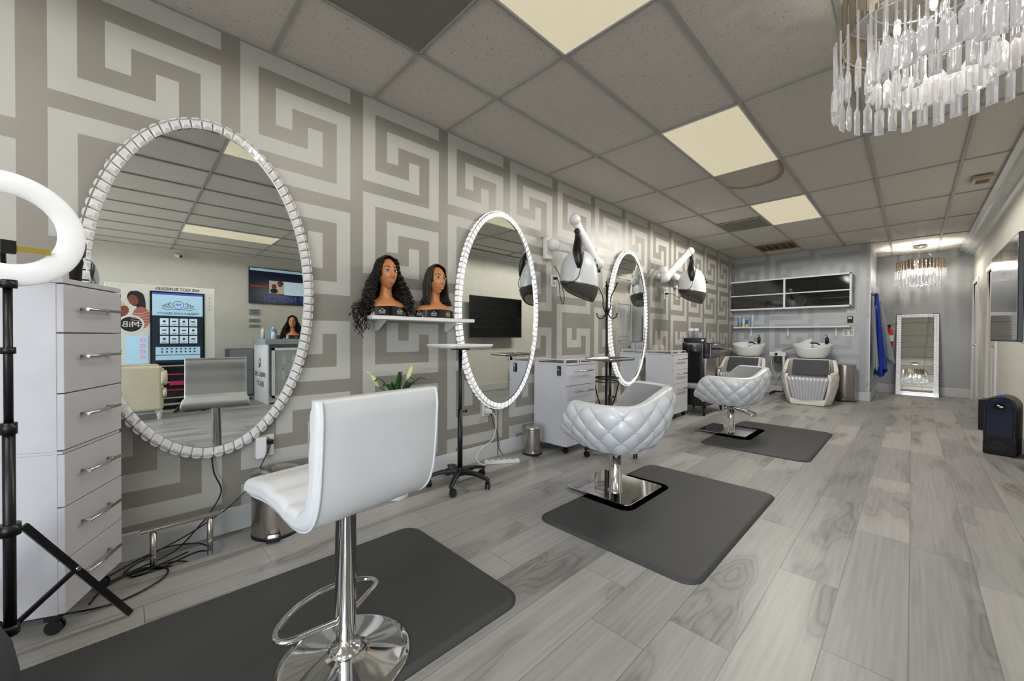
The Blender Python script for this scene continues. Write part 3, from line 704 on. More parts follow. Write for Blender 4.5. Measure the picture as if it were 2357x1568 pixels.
# ------------------------------------------------------------------ shelf and wig heads
t = T('wall_shelf', 'narrow white wall shelf carrying the two wig heads', 'shelf', (0, 1.53, 1.2), 0)
MB().box(.002, .225, -.41, .42, -.012, .012).build('shelf_board', M['white'], t, bevel=.002)
for y_ in (-.28, .3):
    mb = MB(); mb.prism([(.0, -.012), (.14, -.012), (.14, -.022), (.02, -.085), (.0, -.085)], lambda a, b, d: (a+.002, d, b), y_-.007, y_+.007); mb.build('bracket', M['white'], t)
def gauss(x, s): return math.exp(-x*x/(2*s*s))
def mannequin(y, rz, s, label, curly):
    t = T('wig_head', label, 'mannequin head', (.118, y, 1.2125), rz, 'mannequin heads with black wigs')
    hc = .285*s+.0  # head centre height
    def head(u, v):   # u azimuth (0 = face), v 0 chin .. 1 crown
        th = 2*PI*u; ph = PI*v; cz = -math.cos(ph); sr = math.sin(ph)
        rx, ry, rz_ = .079, .062, .104
        jaw = 1-.30*max(0, -cz)**1.3
        x = rx*sr*math.cos(th)*(1-.10*max(0, -cz)); yy = ry*sr*math.sin(th)*jaw; z = rz_*cz
        f = max(0, math.cos(th))**2
        if math.cos(th) > 0:
            ay = yy
            x += .020*gauss(ay, .009)*gauss(z+.018, .016)*1.0 + .009*gauss(ay, .007)*gauss(z-.012, .022)   # nose
            x += .008*gauss(ay, .015)*gauss(z+.052, .007)+.006*gauss(ay, .014)*gauss(z+.064, .006)          # lips
            x += .010*gauss(ay, .018)*gauss(z+.090, .012)                                                     # chin
            x -= .0075*(gauss(ay-.026, .012)+gauss(ay+.026, .012))*gauss(z-.012, .010)                        # eye sockets
            x += .005*(gauss(ay-.036, .014)+gauss(ay+.036, .014))*gauss(z+.022, .016)                         # cheekbones
            x += .003*gauss(z-.034, .010)*f
        return V(x+.012, yy, z+hc)*1
    mb = MB(); mb.grid(lambda u, v: head(u, .015+.97*v), 72, 60, cu=True)
    # neck and bust
    secs = []
    for z, rx, ry, ox in ((0, .088, .150, .0), (.045, .092, .158, .0), (.075, .080, .150, -.002), (.098, .062, .115, -.006), (.115, .047, .070, -.01), (.135, .040, .045, -.01), (.17, .037, .037, -.006), (.21, .038, .037, .0), (.24, .035, .036, .004)):
        secs.append([V(ox+rx*s*math.cos(2*PI*i/40), ry*s*math.sin(2*PI*i/40)*(1-.10*max(0, math.cos(2*PI*i/40))), z*s+(.004*math.cos(4*PI*i/40) if .05 < z < .12 else 0)) for i in range(40)])
    mb.loft(secs); mb.build('bust', M['skin'], t)
    mb = MB()
    for sy in (-1, 1): mb.ball((.0785, sy*.0265, hc+.012), (.008, .0145, .0072), 14, 8)
    ew = mb.build('eye_whites', M['eyew'], t)
    mb = MB()
    for sy in (-1, 1):
        mb.ball((.0845, sy*.0265-.002, hc+.0125), (.0035, .0058, .0060), 10, 6)
        mb.tube(spline([(.080, sy*.010, hc+.012), (.088, sy*.020, hc+.0195), (.0865, sy*.032, hc+.0195), (.076, sy*.044, hc+.013)], 5), .0021, 5)
        mb.tube(spline([(.089, sy*.012, hc+.033), (.0915, sy*.024, hc+.040), (.086, sy*.037, hc+.040), (.075, sy*.049, hc+.033)], 5), [.0026]*10+[.0016]*6, 5)
    mb.build('eyeliner_and_brows', M['hair'], t)
    mb = MB(); mb.ball((.0895, 0, hc-.0515), (.0078, .0205, .0056), 16, 8); mb.ball((.088, 0, hc-.0625), (.0078, .018, .0062), 16, 8); mb.build('lips', M['lip'], t)
    # printed band round the chest
    mb = MB()
    def band(u, v):
        a = -1.9+3.8*u; z = (.003+.056*v+.006*math.cos(2*a)*v)*s; k = 1.07-.05*v
        return V(.0915*s*k*math.cos(a)+.0, .157*s*k*math.sin(a)*(1-.10*max(0, math.cos(a))), z)
    mb.grid(band, 40, 4); b_ = mb.build('chest_band', M['blackg'], t)
    for k, a in enumerate((-1.25, -.45, .35, 1.1)):
        mb = MB()
        c = V(.0985*s*math.cos(a), .168*s*math.sin(a)*(1-.10*max(0, math.cos(a))), .032*s); nrm = V(math.cos(a)*1.7, math.sin(a), 0).normalized(); tx = V(-nrm.y, nrm.x, 0)
        P = lambda p, q: c+tx*p*1.35+V(0, 0, q*1.5)+nrm*.002
        mb.tube([P(.006*math.cos(b), .004+.006*math.sin(b)) for b in [2*PI*i/12 for i in range(12)]], .0009, 4, closed=True)
        for sg_ in (-1, 1):
            mb.tube([P(sg_*.005, -.003), P(sg_*.012, .002), P(sg_*.017, -.004)], .0014, 4); mb.tube([P(sg_*.009, .004), P(sg_*.013, -.002)], .0012, 4)
        mb.obox(P(0, -.0065), (.001, .036, .0022), Matrix((nrm, tx, V(0, 0, 1))).transposed()); mb.obox(P(0, -.011), (.001, .042, .0014), Matrix((nrm, tx, V(0, 0, 1))).transposed())
        mb.build('printed_crest', M['white'], b_)
    MB().loft([[V(.07*math.cos(q)+.03, .09*math.sin(q), z) for q in [2*PI*i/24 for i in range(24)]] for z in (-.0, .002)]).build('gold_base_strip', M['gold'], t)
    # wig
    rnd = random.Random(3 if curly else 5)
    mb = MB()
    part = .014
    def cap(u, v):
        a = math.radians(52)+(2*PI-math.radians(104))*u; ph = PI*(1-.58*v)
        k = 1.10 if curly else 1.055
        return V(.012+.083*k*math.sin(ph)*math.cos(a)-.004, .068*k*math.sin(ph)*math.sin(a), hc+.012-.108*k*math.cos(ph)*1.0)
    mb.grid(cap, 40, 18)
    # hairline closing over the forehead
    def fore(u, v):
        a = -math.radians(54)+math.radians(108)*u; lim = .12+.15*(abs(u-.45)*2)**1.2; ph = PI*(1-(.0+lim*v)); k = 1.075
        return V(.012+.083*k*math.sin(ph)*math.cos(a)-.002, .068*k*math.sin(ph)*math.sin(a), hc+.012-.108*k*math.cos(ph))
    mb.grid(fore, 24, 10)
    N = 230 if curly else 300
    for i in range(N):
        side = -1 if rnd.random() < .5 else 1
        a = side*rnd.uniform(math.radians(56), math.radians(178)); back = abs(a) > 2.2
        w0 = rnd.random()
        top = V(.012+.02*math.cos(a), part*side, hc+.120)
        r1 = V(.0+.088*math.cos(a), .074*math.sin(a), hc+.03)
        if curly:
            L = rnd.uniform(.20, .30)*(1 if side < 0 else .93); spread = rnd.uniform(1.0, 1.42)
            pts = [top, V(.012+.075*math.cos(a), .055*math.sin(a), hc+.092), r1, V(.092*math.cos(a)*spread*.9, .088*math.sin(a)*spread, hc-.06), V(.085*math.cos(a)*spread+.02, .10*math.sin(a)*spread*1.12, hc-.14), V(.07*math.cos(a)*spread+.035, .115*math.sin(a)*spread*1.1, max(.012, hc-L))]
            pts[-1].z = max(.02, pts[-1].z)
            q = spline(pts, 13); fr = rnd.uniform(1.1, 1.45); p0 = rnd.uniform(0, 6); out = []
            for j, p in enumerate(q):
                am = .0115*min(1, j/12); out.append(p+V(am*math.cos(fr*j+p0), am*math.sin(fr*j+p0), 0))
            mb.tube([V(max(p.x, -.098), p.y, p.z) for p in out], .0030, 4)
        else:
            e = rnd.uniform(.97, 1.09); L = rnd.uniform(.155, .185)
            fl = rnd.uniform(.0, .028)
            pts = [top, V(.012+.074*math.cos(a), .056*math.sin(a), hc+.090), r1*1, V(.086*math.cos(a)*e, .084*math.sin(a)*e, hc-.04), V(.080*math.cos(a)*e+.01, .088*math.sin(a)*e, hc-.11), V(.085*math.cos(a)+.015, (.092+fl)*math.sin(a)*e, hc-L)]
            mb.tube([V(max(p.x, -.098), p.y, p.z) for p in spline(pts, 5)], .0042, 4)
    if curly:   # stray lock hanging over the shelf end
        for i in range(46):
            p0 = V(.03+rnd.uniform(-.02, .02), -.125+rnd.uniform(-.03, .02), .09+rnd.uniform(-.02, .02)); q = [p0]
            e = V(rnd.uniform(.02, .08), -.20+rnd.uniform(-.05, .05), rnd.uniform(-.04, .06)); tip = e+V(rnd.uniform(-.02, .02), rnd.uniform(-.02, .03), rnd.uniform(-.12, .0))
            pp = spline([p0, (p0+e)/2+V(0, 0, .02), e, tip], 9); f0 = rnd.uniform(0, 6)
            mb.tube([p+V(.007*math.cos(1.4*j+f0), .007*math.sin(1.4*j+f0), 0) for j, p in enumerate(pp)], .0026, 4)
    mb.build('wig', M['hair'], t)
    return t
WIG1 = mannequin(1.27, math.radians(-4), 1.0, 'left mannequin head with long curly black wig on the white shelf', True)
mannequin(1.66, math.radians(-2), .98, 'right mannequin head with straight black bob wig on the white shelf', False)

# ------------------------------------------------------------------ rolling trays
def rolling_tray(x, y, h, label, legs=True, top_mat='white'):
    t = T('rolling_tray', label, 'rolling tray', (x, y, 0), 0, 'rolling salon trays on black poles')
    mb = MB(); sc = [[V(a*k, b*k, z) for a, b in rrect(-.15, .15, -.2, .2, .04)] for z, k in ((h-.012, .9), (h-.01, .97), (h, 1.0), (h+.012, 1.02))]
    mb.loft(sc, caps=False); mb.add(sc[0], [tuple(range(len(sc[0])))]); mb.build('tray_top', M[top_mat], t, solid=.003)
    MB().box(-.05, .05, -.05, .05, h-.028, h-.015).build('mount', M['black'], t, bevel=.003)
    mb = MB(); mb.cyl((0, 0, .36), (0, 0, h-.02), .0135); mb.build('inner_pole', M['black'], t)
    mb = MB(); mb.cyl((0, 0, .09), (0, 0, .55), .0185); mb.lathe([(.021, .07), (.024, .12), (.019, .125)], n=20); mb.build('outer_pole', M['black'], t)
    mb = MB(); mb.cyl((0, 0, .53), (.0, .05, .53), .006); mb.ball((0, .055, .53), (.012, .007, .012), 10, 6); mb.build('height_knob', M['black'], t)
    for k in range(5):
        a = 2*PI*k/5+.35; c, s = math.cos(a), math.sin(a); mb = MB()
        secs = []
        for rr, zc, w_, hh_ in ((0, .092, .028, .05), (.06, .100, .021, .036), (.14, .098, .017, .024), (.215, .078, .015, .022), (.24, .070, .013, .020)):
            secs.append([V(rr*c-s*w_*p, rr*s+c*w_*p, zc+hh_*.5*q) for p, q in ((-1, -1), (1, -1), (1, .4), (.6, 1), (-.6, 1), (-1, .4))])
        mb.loft(secs, sm=False); lg = mb.build('leg', M['black'], t, bevel=.002)
        b = a+1.9; R = Matrix.Rotation(b, 3, 'Z'); q = V(.228*c, .228*s, 0); mb = MB()
        mb.cyl(q+V(0, 0, .045), q+V(0, 0, .07), .008)
        q2 = q+R @ V(.012, 0, .0)
        for o_y in (-.016, .006): mb.cyl(q2+R @ V(0, o_y, .026), q2+R @ V(0, o_y+.01, .026), .0255, n=20)
        mb.obox(q2+V(0, 0, .042), (.03, .012, .02), R); mb.build('caster', M['black'], lg)
    return t
rolling_tray(.315, 1.745, 1.01, 'tall rolling tray stand with pale top and five casters beside the near stool')
rolling_tray(.69, 3.16, .88, 'rolling tray with thin steel top in front of the coat rack', top_mat='steel')

# ------------------------------------------------------------------ coat rack
t = T('coat_rack', 'black metal coat rack with curled hooks and umbrella ring behind the middle quilted chair', 'coat rack', (.29, 3.74, 0))
mb = MB(); mb.cyl((0, 0, .02), (0, 0, 1.62), .013); mb.ball((0, 0, 1.635), .02); mb.cyl((0, 0, 1.32), (0, 0, 1.40), .02); mb.build('pole', M['blackm'], t)
for k in range(4):
    a = 2*PI*k/4+.5; c, s = math.cos(a), math.sin(a); mb = MB()
    mb.tube(spline([(.015*c, .015*s, 1.34), (.04*c, .04*s, 1.42), (.045*c, .045*s, 1.52), (.09*c, .09*s, 1.62), (.105*c, .105*s, 1.66)], 6), .006, 6); mb.ball((.105*c, .105*s, 1.66), .01, 8, 6)
    mb.tube(spline([(.015*c, .015*s, 1.33), (.04*c, .04*s, 1.29), (.07*c, .07*s, 1.28), (.10*c, .10*s, 1.30), (.105*c, .105*s, 1.33)], 6), .006, 6); mb.ball((.105*c, .105*s, 1.333), .009, 8, 6)
    mb.build('hook', M['blackm'], t)
for z in (.64, .60):
    mb = MB(); mb.tube([(.13*math.cos(2*PI*i/32), .13*math.sin(2*PI*i/32), z) for i in range(32)], .006, 6, closed=True)
    if z > .62:
        for k in range(4): mb.cyl((0, 0, z), (.13*math.cos(PI/2*k+.5), .13*math.sin(PI/2*k+.5), z), .005, n=6)
    mb.build('umbrella_ring', M['blackm'], t)
for k in range(4):
    a = 2*PI*k/4+.5; c, s = math.cos(a), math.sin(a)
    MB().tube(spline([(.13*c, .13*s, .60), (.10*c, .10*s, .45), (.06*c, .06*s, .30), (.10*c, .10*s, .15), (.19*c, .19*s, .03), (.20*c, .20*s, .008)], 6), .007, 6).build('leg', M['blackm'], t)

# ------------------------------------------------------------------ hooded hair dryers
def dryer(A, B, C, hood, label, s=1.0):
    """A wall plate, B elbow, C upper end above the hood (world points)"""
    A, B, C, Hc = V(*A), V(*B), V(*C), V(*hood)
    t = T('hood_dryer', label, 'hair dryer', tuple(A), 0, 'wall mounted hood dryers')
    P = lambda p: V(*p)-A
    mb = MB(); mb.prism(rrect(-.055, .055, -.14, .09, .03), lambda a, b, d: (d, a, b), -A.x+.001, -A.x+.05); mb.build('wall_plate', M['white'], t, bevel=.01)
    def arm(p, q, r0, r1, nm, drop=0):
        d = (q-p); up = V(0, 0, 1); sd = d.cross(up).normalized(); upn = sd.cross(d.normalized()); secs = []
        for k in range(11):
            f = k/10; c_ = p+d*f; h = r0+(r1-r0)*f; h *= 1+.35*math.cos(2*PI*f)**2*.6; w_ = h*.62
            secs.append([c_+upn*h*math.sin(2*PI*j/16)+sd*w_*math.cos(2*PI*j/16) for j in range(16)])
        mb = MB(); mb.loft(secs)
        for c_ in (p, q): mb.ball(c_, ((r0 if c_ is p else r1)*1.25,)*3, 16, 10)
        return mb.build(nm, M['white'], t)
    arm(P(A)+V(.05, 0, 0), P(B), .052, .046, 'lower_arm'); 
    mb = MB(); mb.cyl(P(B)+V(0, 0, .05), P(B)-V(0, 0, .14), .048, .036); mb.ball(P(B)-V(0, 0, .14), (.036, .036, .02), 14, 8); mb.build('elbow', M['white'], t)
    arm(P(B)+V(.03, 0, -.10), P(C), .05, .044, 'upper_arm')
    hc = Hc-A; top = hc+V(0, 0, .19*s)
    mb = MB(); mb.cyl(P(C), P(C)*.5+top*.5+V(0, 0, .05), .010); mb.build('steel_rod', M['chrome'], t)
    q = P(C)*.5+top*.5+V(0, 0, .06)
    view = (V(2.62, 0, 0)-V(Hc.x, Hc.y, 0)).normalized(); sd = V(-view.y, view.x, 0)
    mb = MB()
    secs = []
    for f, w_, d_ in ((0, .018, .02), (.25, .03, .028), (.55, .055, .03), (.8, .04, .026), (1, .018, .016)):
        c_ = q.lerp(hc+view*.165*s+V(0, 0, .04*s), f) + view*(.05*math.sin(PI*f)); secs.append([c_+sd*w_*math.cos(2*PI*j/12)+view*d_*math.sin(2*PI*j/12) for j in range(12)])
    mb.loft(secs); mb.ball(hc+view*.15*s+V(0, 0, .17*s)*.3, .02); mb.ball(q, .03); mb.build('yoke', M['black'], t)
    # hood: egg dome with a wavy lower rim, opening down
    R = .175*s; Hh = .36*s
    def rimz(a): return -.085*s-.032*s*math.cos(a-.6)
    def dome(u, v):
        a = 2*PI*u; zt = .225*s; zb = rimz(a); ph = v*PI/2; z = zb+(zt-zb)*math.cos(ph)
        r = R*(math.sin(ph)**.72)*(1+.10*(1-v))
        return hc+V(r*math.cos(a), r*math.sin(a), z)
    mb = MB(); mb.grid(lambda u, v: dome(u, v), 48, 24, cu=True); mb.build('hood_shell', M['vinyl'], t)
    def visor(u, v):
        a = 2*PI*u; z = rimz(a)-.10*s*v-.026*s*v*math.cos(a-.9); r = R*(1.0-.04*v-.22*v*v); return hc+V(r*math.cos(a), r*math.sin(a), z)
    mb = MB(); mb.grid(visor, 48, 8, cu=True); mb.build('smoked_visor', M['smoke'], t, solid=.003)
    mb = MB(); mb.tube([dome(i/48, 1)+V(0, 0, 0) for i in range(48)], .005*s, 6, closed=True); mb.build('rim_trim', M['steel'], t)
    for k in range(3):
        p = hc+sd*(R*(.72+.13*k))*1.0+V(0, 0, (.13-.045*k)*s)
        MB().cyl(p-sd*.02, p+sd*.022, .017*s, n=14).build('control_knob', M['black'], t)
    mb = MB(); mb.tube(spline([q-V(0, 0, .02), q+sd*.04*1+V(0, 0, -.08), hc+view*.19*s+V(0, 0, -.02), hc-sd*.12*s+view*.13*s+V(0, 0, -.10), hc-sd*.165*s+V(0, 0, -.06)], 7), .0035, 5); mb.build('cable', M['black'], t)
    return t
DRY = []
DRY.append(dryer((.05, 3.06, 2.0), (.26, 3.56, 1.95), (.32, 3.11, 2.21), (.325, 3.18, 1.68), 'nearer white hooded hair dryer on a bent wall arm between the middle and far mirrors', 1.06))
DRY.append(dryer((.05, 6.15, 1.98), (.24, 5.22, 1.98), (.42, 5.67, 2.29), (.42, 5.74, 1.815), 'farther white hooded hair dryer on a bent wall arm past the far mirror', 1.05))
# ------------------------------------------------------------------ coffee corner
t = T('storage_bench', 'low black bench with grey padded top carrying the coffee machine', 'bench', (.43, 6.02, 0))
MB().box(-.24, .22, -.36, .38, .13, .36).build('bench_body', M['black'], t, bevel=.006)
MB().box(-.235, .225, -.365, .385, .362, .43).build('padded_top', M['padgrey'], t, bevel=.02)
for a, b in ((-.2, -.31), (.19, -.33), (-.2, .33), (.19, .35)):
    MB().cyl((a, b, 0), (a*.95, b*.95, .135), .016, .022, n=12).build('leg', M['black'], t)
t = T('coffee_machine', 'tall black coffee machine standing on the grey bench beside the far drawer cabinet', 'coffee machine', (.43, 6.02, .431))
MB().box(-.16, .13, -.22, .22, 0, .575).build('body', M['blackg'], t, bevel=.006)
MB().box(.13, .23, -.20, .20, .36, .578).build('brew_head', M['blackg'], t, bevel=.012)
MB().box(.132, .16, -.19, .19, .06, .355).build('front_panel', M['steel'], t, bevel=.003)
MB().box(.13, .27, -.20, .20, .0, .055).build('drip_tray', M['steel'], t, bevel=.008)
mb = MB(); mb.tube(spline([(.22, -.05, .49), (.30, -.06, .49), (.34, -.06, .485)], 5), .012, 8); mb.build('portafilter_handle', M['black'], t)
mb = MB(); mb.tube([(.34, -.06, .485), (.46, -.06, .50)], .006, 8); mb.build('steam_wand', M['chrome'], t)
mb = MB()
for k in range(4): mb.box(.231, .234, -.10+k*.035, -.08+k*.035, .545, .56)
mb.build('display_marks', M['white'], t)
t = T('cup_tray', 'small dark tray with white label on top of the coffee machine', 'tray', (.36, 6.0, 1.0065))
MB().box(-.10, .12, -.13, .13, 0, .065).build('box', M['black'], t, bevel=.004)
MB().box(.12, .1215, -.05, .05, .02, .045).build('paper_label', M['white'], t)
for k, (a, b) in enumerate(((-.04, -.05), (-.02, .03), (.03, -.01))):
    mb = MB(); mb.lathe([(0, 0), (.024, 0), (.031, .105), (.034, .107), (.034, .112), (.0, .112)], n=20)
    for q in range(5): mb.lathe([(.034, .11+q*.006), (.0345, .113+q*.006), (.0335, .115+q*.006)], n=20)
    o = mb.build('paper_cup_stack', M['white']); o.location = (.36+a, 6.0+b, 1.072); tag(o, ('stack of white paper cups on the dark tray, leftmost of three', 'stack of white paper cups on the dark tray, middle of three', 'stack of white paper cups on the dark tray, rightmost of three')[k], 'cup', 'paper cups on the coffee machine')

# styling tools on the far cabinet
for k, (y_, c_, l_) in enumerate(((5.18, 'padgrey', 'light grey angled product pack on the far white drawer cabinet'), (5.36, 'ivory', 'beige angled product pack on the far white drawer cabinet'))):
    mb = MB(); mb.loft([[V(a*(1-.25*q), b*(1-.3*q), .10*q) for a, b in rrect(-.05, .05, -.06, .06, .02, 3)] for q in (0, .5, 1)]); o = mb.build('product_pack', M[c_], bevel=.003); o.location = (.14, y_, .872); tag(o, l_, 'pack')

# ------------------------------------------------------------------ wash units
def wash_unit(x, y, rz, label, pillow_mat):
    t = T('wash_chair', label, 'salon wash chair', (x, y, 0), rz, 'quilted cream backwash units')
    A0, A1 = math.radians(-138), math.radians(138)   # angle from +y (back)
    def rim(a): a = abs(math.degrees(a)); return .70 if a < 62 else (.70-.17*min(1, (a-62)/26) if a < 88 else .53-.02*(a-88)/40)
    def rad(a, z):
        bul = .70+.30*math.sin(max(0, min(1, (z+.04)/.50))*PI/2)**.9-.12*max(0, z-.45)
        e = 2.08; return bul/((abs(math.sin(a))/.375)**e+(abs(math.cos(a))/.52)**e)**(1/e)
    def op(u, v):
        a = A0+(A1-A0)*u; z = .01+(rim(a)-.01)*v; cu = a*3.6; cv = z*9.5
        d = .013*abs(math.sin(PI*(cu+cv)/2)*math.sin(PI*(cu-cv)/2))**.4*min(1, 8*(1-v)); r = rad(a, z)+d
        # front edge cut: lean the opening outward toward the top
        return V(r*math.sin(a), .13+r*math.cos(a), z)
    def ip(u, v):
        a = A0+(A1-A0)*u; z = rim(a)+(.30-rim(a))*v; r = rad(a, z)-.055; return V(r*math.sin(a), .13+r*math.cos(a), z)
    mb = MB(); mb.grid(op, 180, 60); mb.build('quilted_shell', M['cream'], t)
    mb = MB(); mb.grid(lambda u, v: op(u, 1).lerp(ip(u, 0), v)+V(0, 0, .018*math.sin(PI*v)), 90, 7)
    for u in (0, 1): mb.grid(lambda s_, v: op(u, v)+(V(-.062*math.sin(A0+(A1-A0)*u), -.0, 0))*s_+V(0, -.014*math.sin(PI*s_), 0), 6, 24)
    mb.build('rolled_edge', M['cream'], t)
    mb = MB(); mb.grid(ip, 60, 8); mb.build('inner_padding', M['cream'], t)
    # seat with ribbed front
    def ribs(u, v):
        w_ = (.20+.075*v); z = .095+.345*v; return V(-w_+2*w_*u, -.232-.03*v-.012*abs(math.sin(PI*u*11))**.5+.035*(2*u-1)**2, z)
    mb = MB(); mb.grid(ribs, 133, 8); mb.grid(lambda u, v: V((-.275+.55*u), -.262+.035*(2*u-1)**2-.012*(1-v)*abs(math.sin(PI*u*11))**.5+.45*v, .44+.012*math.sin(PI*min(1, v*4)/1)*(v < .25)), 133, 12); mb.build('ribbed_seat', M['silver'], t)
    mb = MB(); mb.loft([[V(a, b-.05, z) for a, b in ((-w2, -.165), (w2, -.165), (w2, -.10), (-w2, -.10))] for z, w2 in ((.005, .215), (.09, .235), (.10, .225))]); mb.build('front_plinth', M['cream'], t, bevel=.01)
    for sx_ in (-1, 1): MB().ball((sx_*.17, -.255, .12), .011, 8, 6, ).build('chrome_stud', M['chrome'], t)
    # backrest under the bowl
    mb = MB(); mb.loft([[V(a*k, .30+b*k+z_*.12, .40+z_*.32) for a, b in rrect(-.26, .26, -.05, .05, .04, 4)] for z_, k in ((0, 1), (.5, 1), (.95, .98), (1, .9))]); mb.build('backrest', M['cream'], t)
    # bowl
    def bowl(u, v, o_=0):
        a = 2*PI*u; k = .62+.38*v**.6; zt = .965-.035*gauss(math.atan2(math.sin(a+PI/2), math.cos(a+PI/2)), .38)+.03*math.sin(a)
        return V((.285-o_)*k*math.cos(a), .60+(.24-o_)*k*math.sin(a), .735+(zt-.735)*v)
    mb = MB(); mb.grid(lambda u, v: bowl(u, v), 64, 14, cu=True); mb.grid(lambda u, v: bowl(u, 1).lerp(bowl(u, 1, .02), v)+V(0, 0, .006*math.sin(PI*v)), 64, 5, cu=True)
    mb.grid(lambda u, v: bowl(u, 1-v, .02)+V(0, 0, .02*v), 64, 12, cu=True); mb.add([bowl(i/64, 0, .02)+V(0, 0, .02) for i in range(64)], [tuple(range(64))]); mb.build('wash_bowl', M['white'], t)
    MB().cyl((0, .60, .69), (0, .60, .74), .12).build('bowl_mount', M['black'], t)
    mb = MB(); mb.tube(spline([(-.03, .77, .93), (-.03, .77, 1.0), (-.02, .74, 1.01), (-.0, .68, .985)], 6), .012, 8); mb.ball((-.03, .78, .99), .02); mb.build('faucet', M['chrome'], t)
    mb = MB(); mb.tube(spline([(-.02, .70, .985), (.05, .66, .99), (.10, .62, .965)], 6), .013, 8); mb.build('hand_shower', M['black'], t)
    return t
M['silver'] = mat('silver_ribbed_vinyl', '#b3b4b8', .3, .15)
wash_unit(.40, 8.02, 0, 'left quilted wash chair with white bowl, partly behind the far styling chair', 'a')
wash_unit(1.43, 8.02, math.radians(4), 'right quilted wash chair with white bowl and ribbed silver front', 'b')
for k, (x_, y_, rz, l_) in enumerate(((.40, 8.27, .0, 'dark grey knitted towel cushion on the left wash chair'), (1.42, 8.27, .06, 'dark grey wrinkled towel cushion on the right wash chair'))):
    mb = MB()
    def pil(u, v, s_=1):
        x = -.245+.49*u; z = .262*v; e = (abs(2*u-1)**4+abs(2*v-1)**4); return V(x, .04*v*2-s_*(.035*(1-e*.45))+.004*math.sin(40*v+9*math.sin(7*u+k)), z)
    mb.grid(lambda u, v: pil(u, v, 1), 40, 30); mb.grid(lambda u, v: pil(u, v, -1), 40, 10)
    o = mb.build('towel_cushion', M['dgrey']); o.location = (x_, y_-.085, .462); o.rotation_euler = (math.radians(-8), 0, rz); tag(o, l_, 'cushion')
# toiletry bottles by the bowls
for k, (x_, l_) in enumerate(((.53, 'dark pump bottle behind the left wash bowl'), (1.57, 'dark pump bottle behind the right wash bowl'))):
    mb = MB(); mb.lathe([(0, 0), (.028, 0), (.028, .10), (.012, .115), (.010, .13), (0, .13)], n=16); mb.cyl((0, 0, .12), (0, 0, .16), .004); mb.box(-.03, .008, -.006, .006, .155, .165)
    o = mb.build('pump_bottle', M['black']); o.location = (x_, 9.055, 1.262-.28+.0); o.location = (x_, 8.79, .99); 
    o.location.z = .975; tag(o, l_, 'bottle')

# steamer
t = T('facial_steamer', 'white facial steamer on a wheeled stand with raised arm between the wash chairs', 'facial steamer', (.84, 8.87, 0))
MB().box(-.13, .13, -.10, .10, .735, .815).build('control_head', M['white'], t, bevel=.012)
mb = MB(); mb.lathe([(.0, .814), (.07, .814), (.065, .84), (0, .845)], n=24); mb.build('lid', M['white'], t)
mb = MB(); mb.lathe([(.055, .735), (.068, .70), (.066, .62), (.05, .605), (0, .605)], n=24); mb.build('water_jar', M['smoke'], t)
mb = MB(); mb.cyl((.10, -.102, .735), (.10, -.102, .45), .02); mb.build('pole', M['white'], t)
mb = MB(); mb.cyl((.10, -.102, .46), (.10, -.102, .06), .014); mb.build('lower_pole', M['chrome'], t)
mb = MB(); mb.cyl((.04, 0, .83), (.34, 0, .96), .016); mb.build('steam_arm', M['chrome'], t)
mb = MB(); mb.cyl((.30, 0, .945), (.52, 0, 1.045), .038, .044); mb.build('nozzle', M['white'], t)
mb = MB(); mb.cyl((-.02, -.101, .775), (-.02, -.112, .775), .025); mb.build('dial', M['chrome'], t)
for k in range(4):
    a = PI/4+PI/2*k; c, s = math.cos(a), math.sin(a); mb = MB(); mb.tube([(.10+.0, -.10, .07), (.02+.17*c, -.0+.15*s, .055)], .012, 6); mb.ball((.02+.17*c, -.0+.15*s, .024), .024, 10, 8); mb.build('leg', M['black'], t)
mb = MB(); mb.tube(spline([(-.08, -.08, .735), (-.10, -.08, .60), (-.07, -.07, .48), (-.03, -.05, .40), (-.04, 0, .30), (0, .12, .40), (.06, .19, .45)], 7), .005, 5); mb.build('power_cord', M['white'], t)

# ------------------------------------------------------------------ bins
def pedal_bin(x, y, r, h, rz, label, tall=False):
    t = T('pedal_bin', label, 'trash can', (x, y, 0), rz, None if tall else 'small round steel pedal bins')
    n = 48; mb = MB(); mb.lathe([(r*.98, .012), (r, .02), (r, h)], n=n); mb.build('steel_body', M['steel'], t)
    mb = MB(); mb.lathe([(0, h+.022), (r*.6, h+.020), (r*.97, h+.010), (r*1.03, h), (r*1.03, h-.012), (r, h-.013)], n=n); mb.build('lid', M['steel'], t)
    mb = MB(); mb.lathe([(0, 0), (r*1.02, 0), (r*1.02, .014), (r*.97, .016)], n=n); mb.build('base_ring', M['black'], t)
    mb = MB(); mb.box(r*.93, r+.028, -.032, .032, .006, .012); mb.prism(rrect(r-.002, r+.045, -.033, .033, .012), XYf, .012, .03); mb.build('pedal', M['black'], t)
    mb = MB(); mb.prism(rrect(r+.004, r+.04, -.026, .026, .01), XYf, .03, .034); mb.build('pedal_plate', M['chrome'], t)
    return t
pedal_bin(.165, .60, .118, .33, math.radians(-20), 'small steel pedal bin against the wall behind the near stool seat')
pedal_bin(.155, 2.70, .092, .245, math.radians(-35), 'small steel pedal bin against the baseboard left of the low white cabinet')
pedal_bin(1.80, 8.90, .155, .62, math.radians(-90), 'tall steel pedal bin in the corner right of the wash chairs', True)

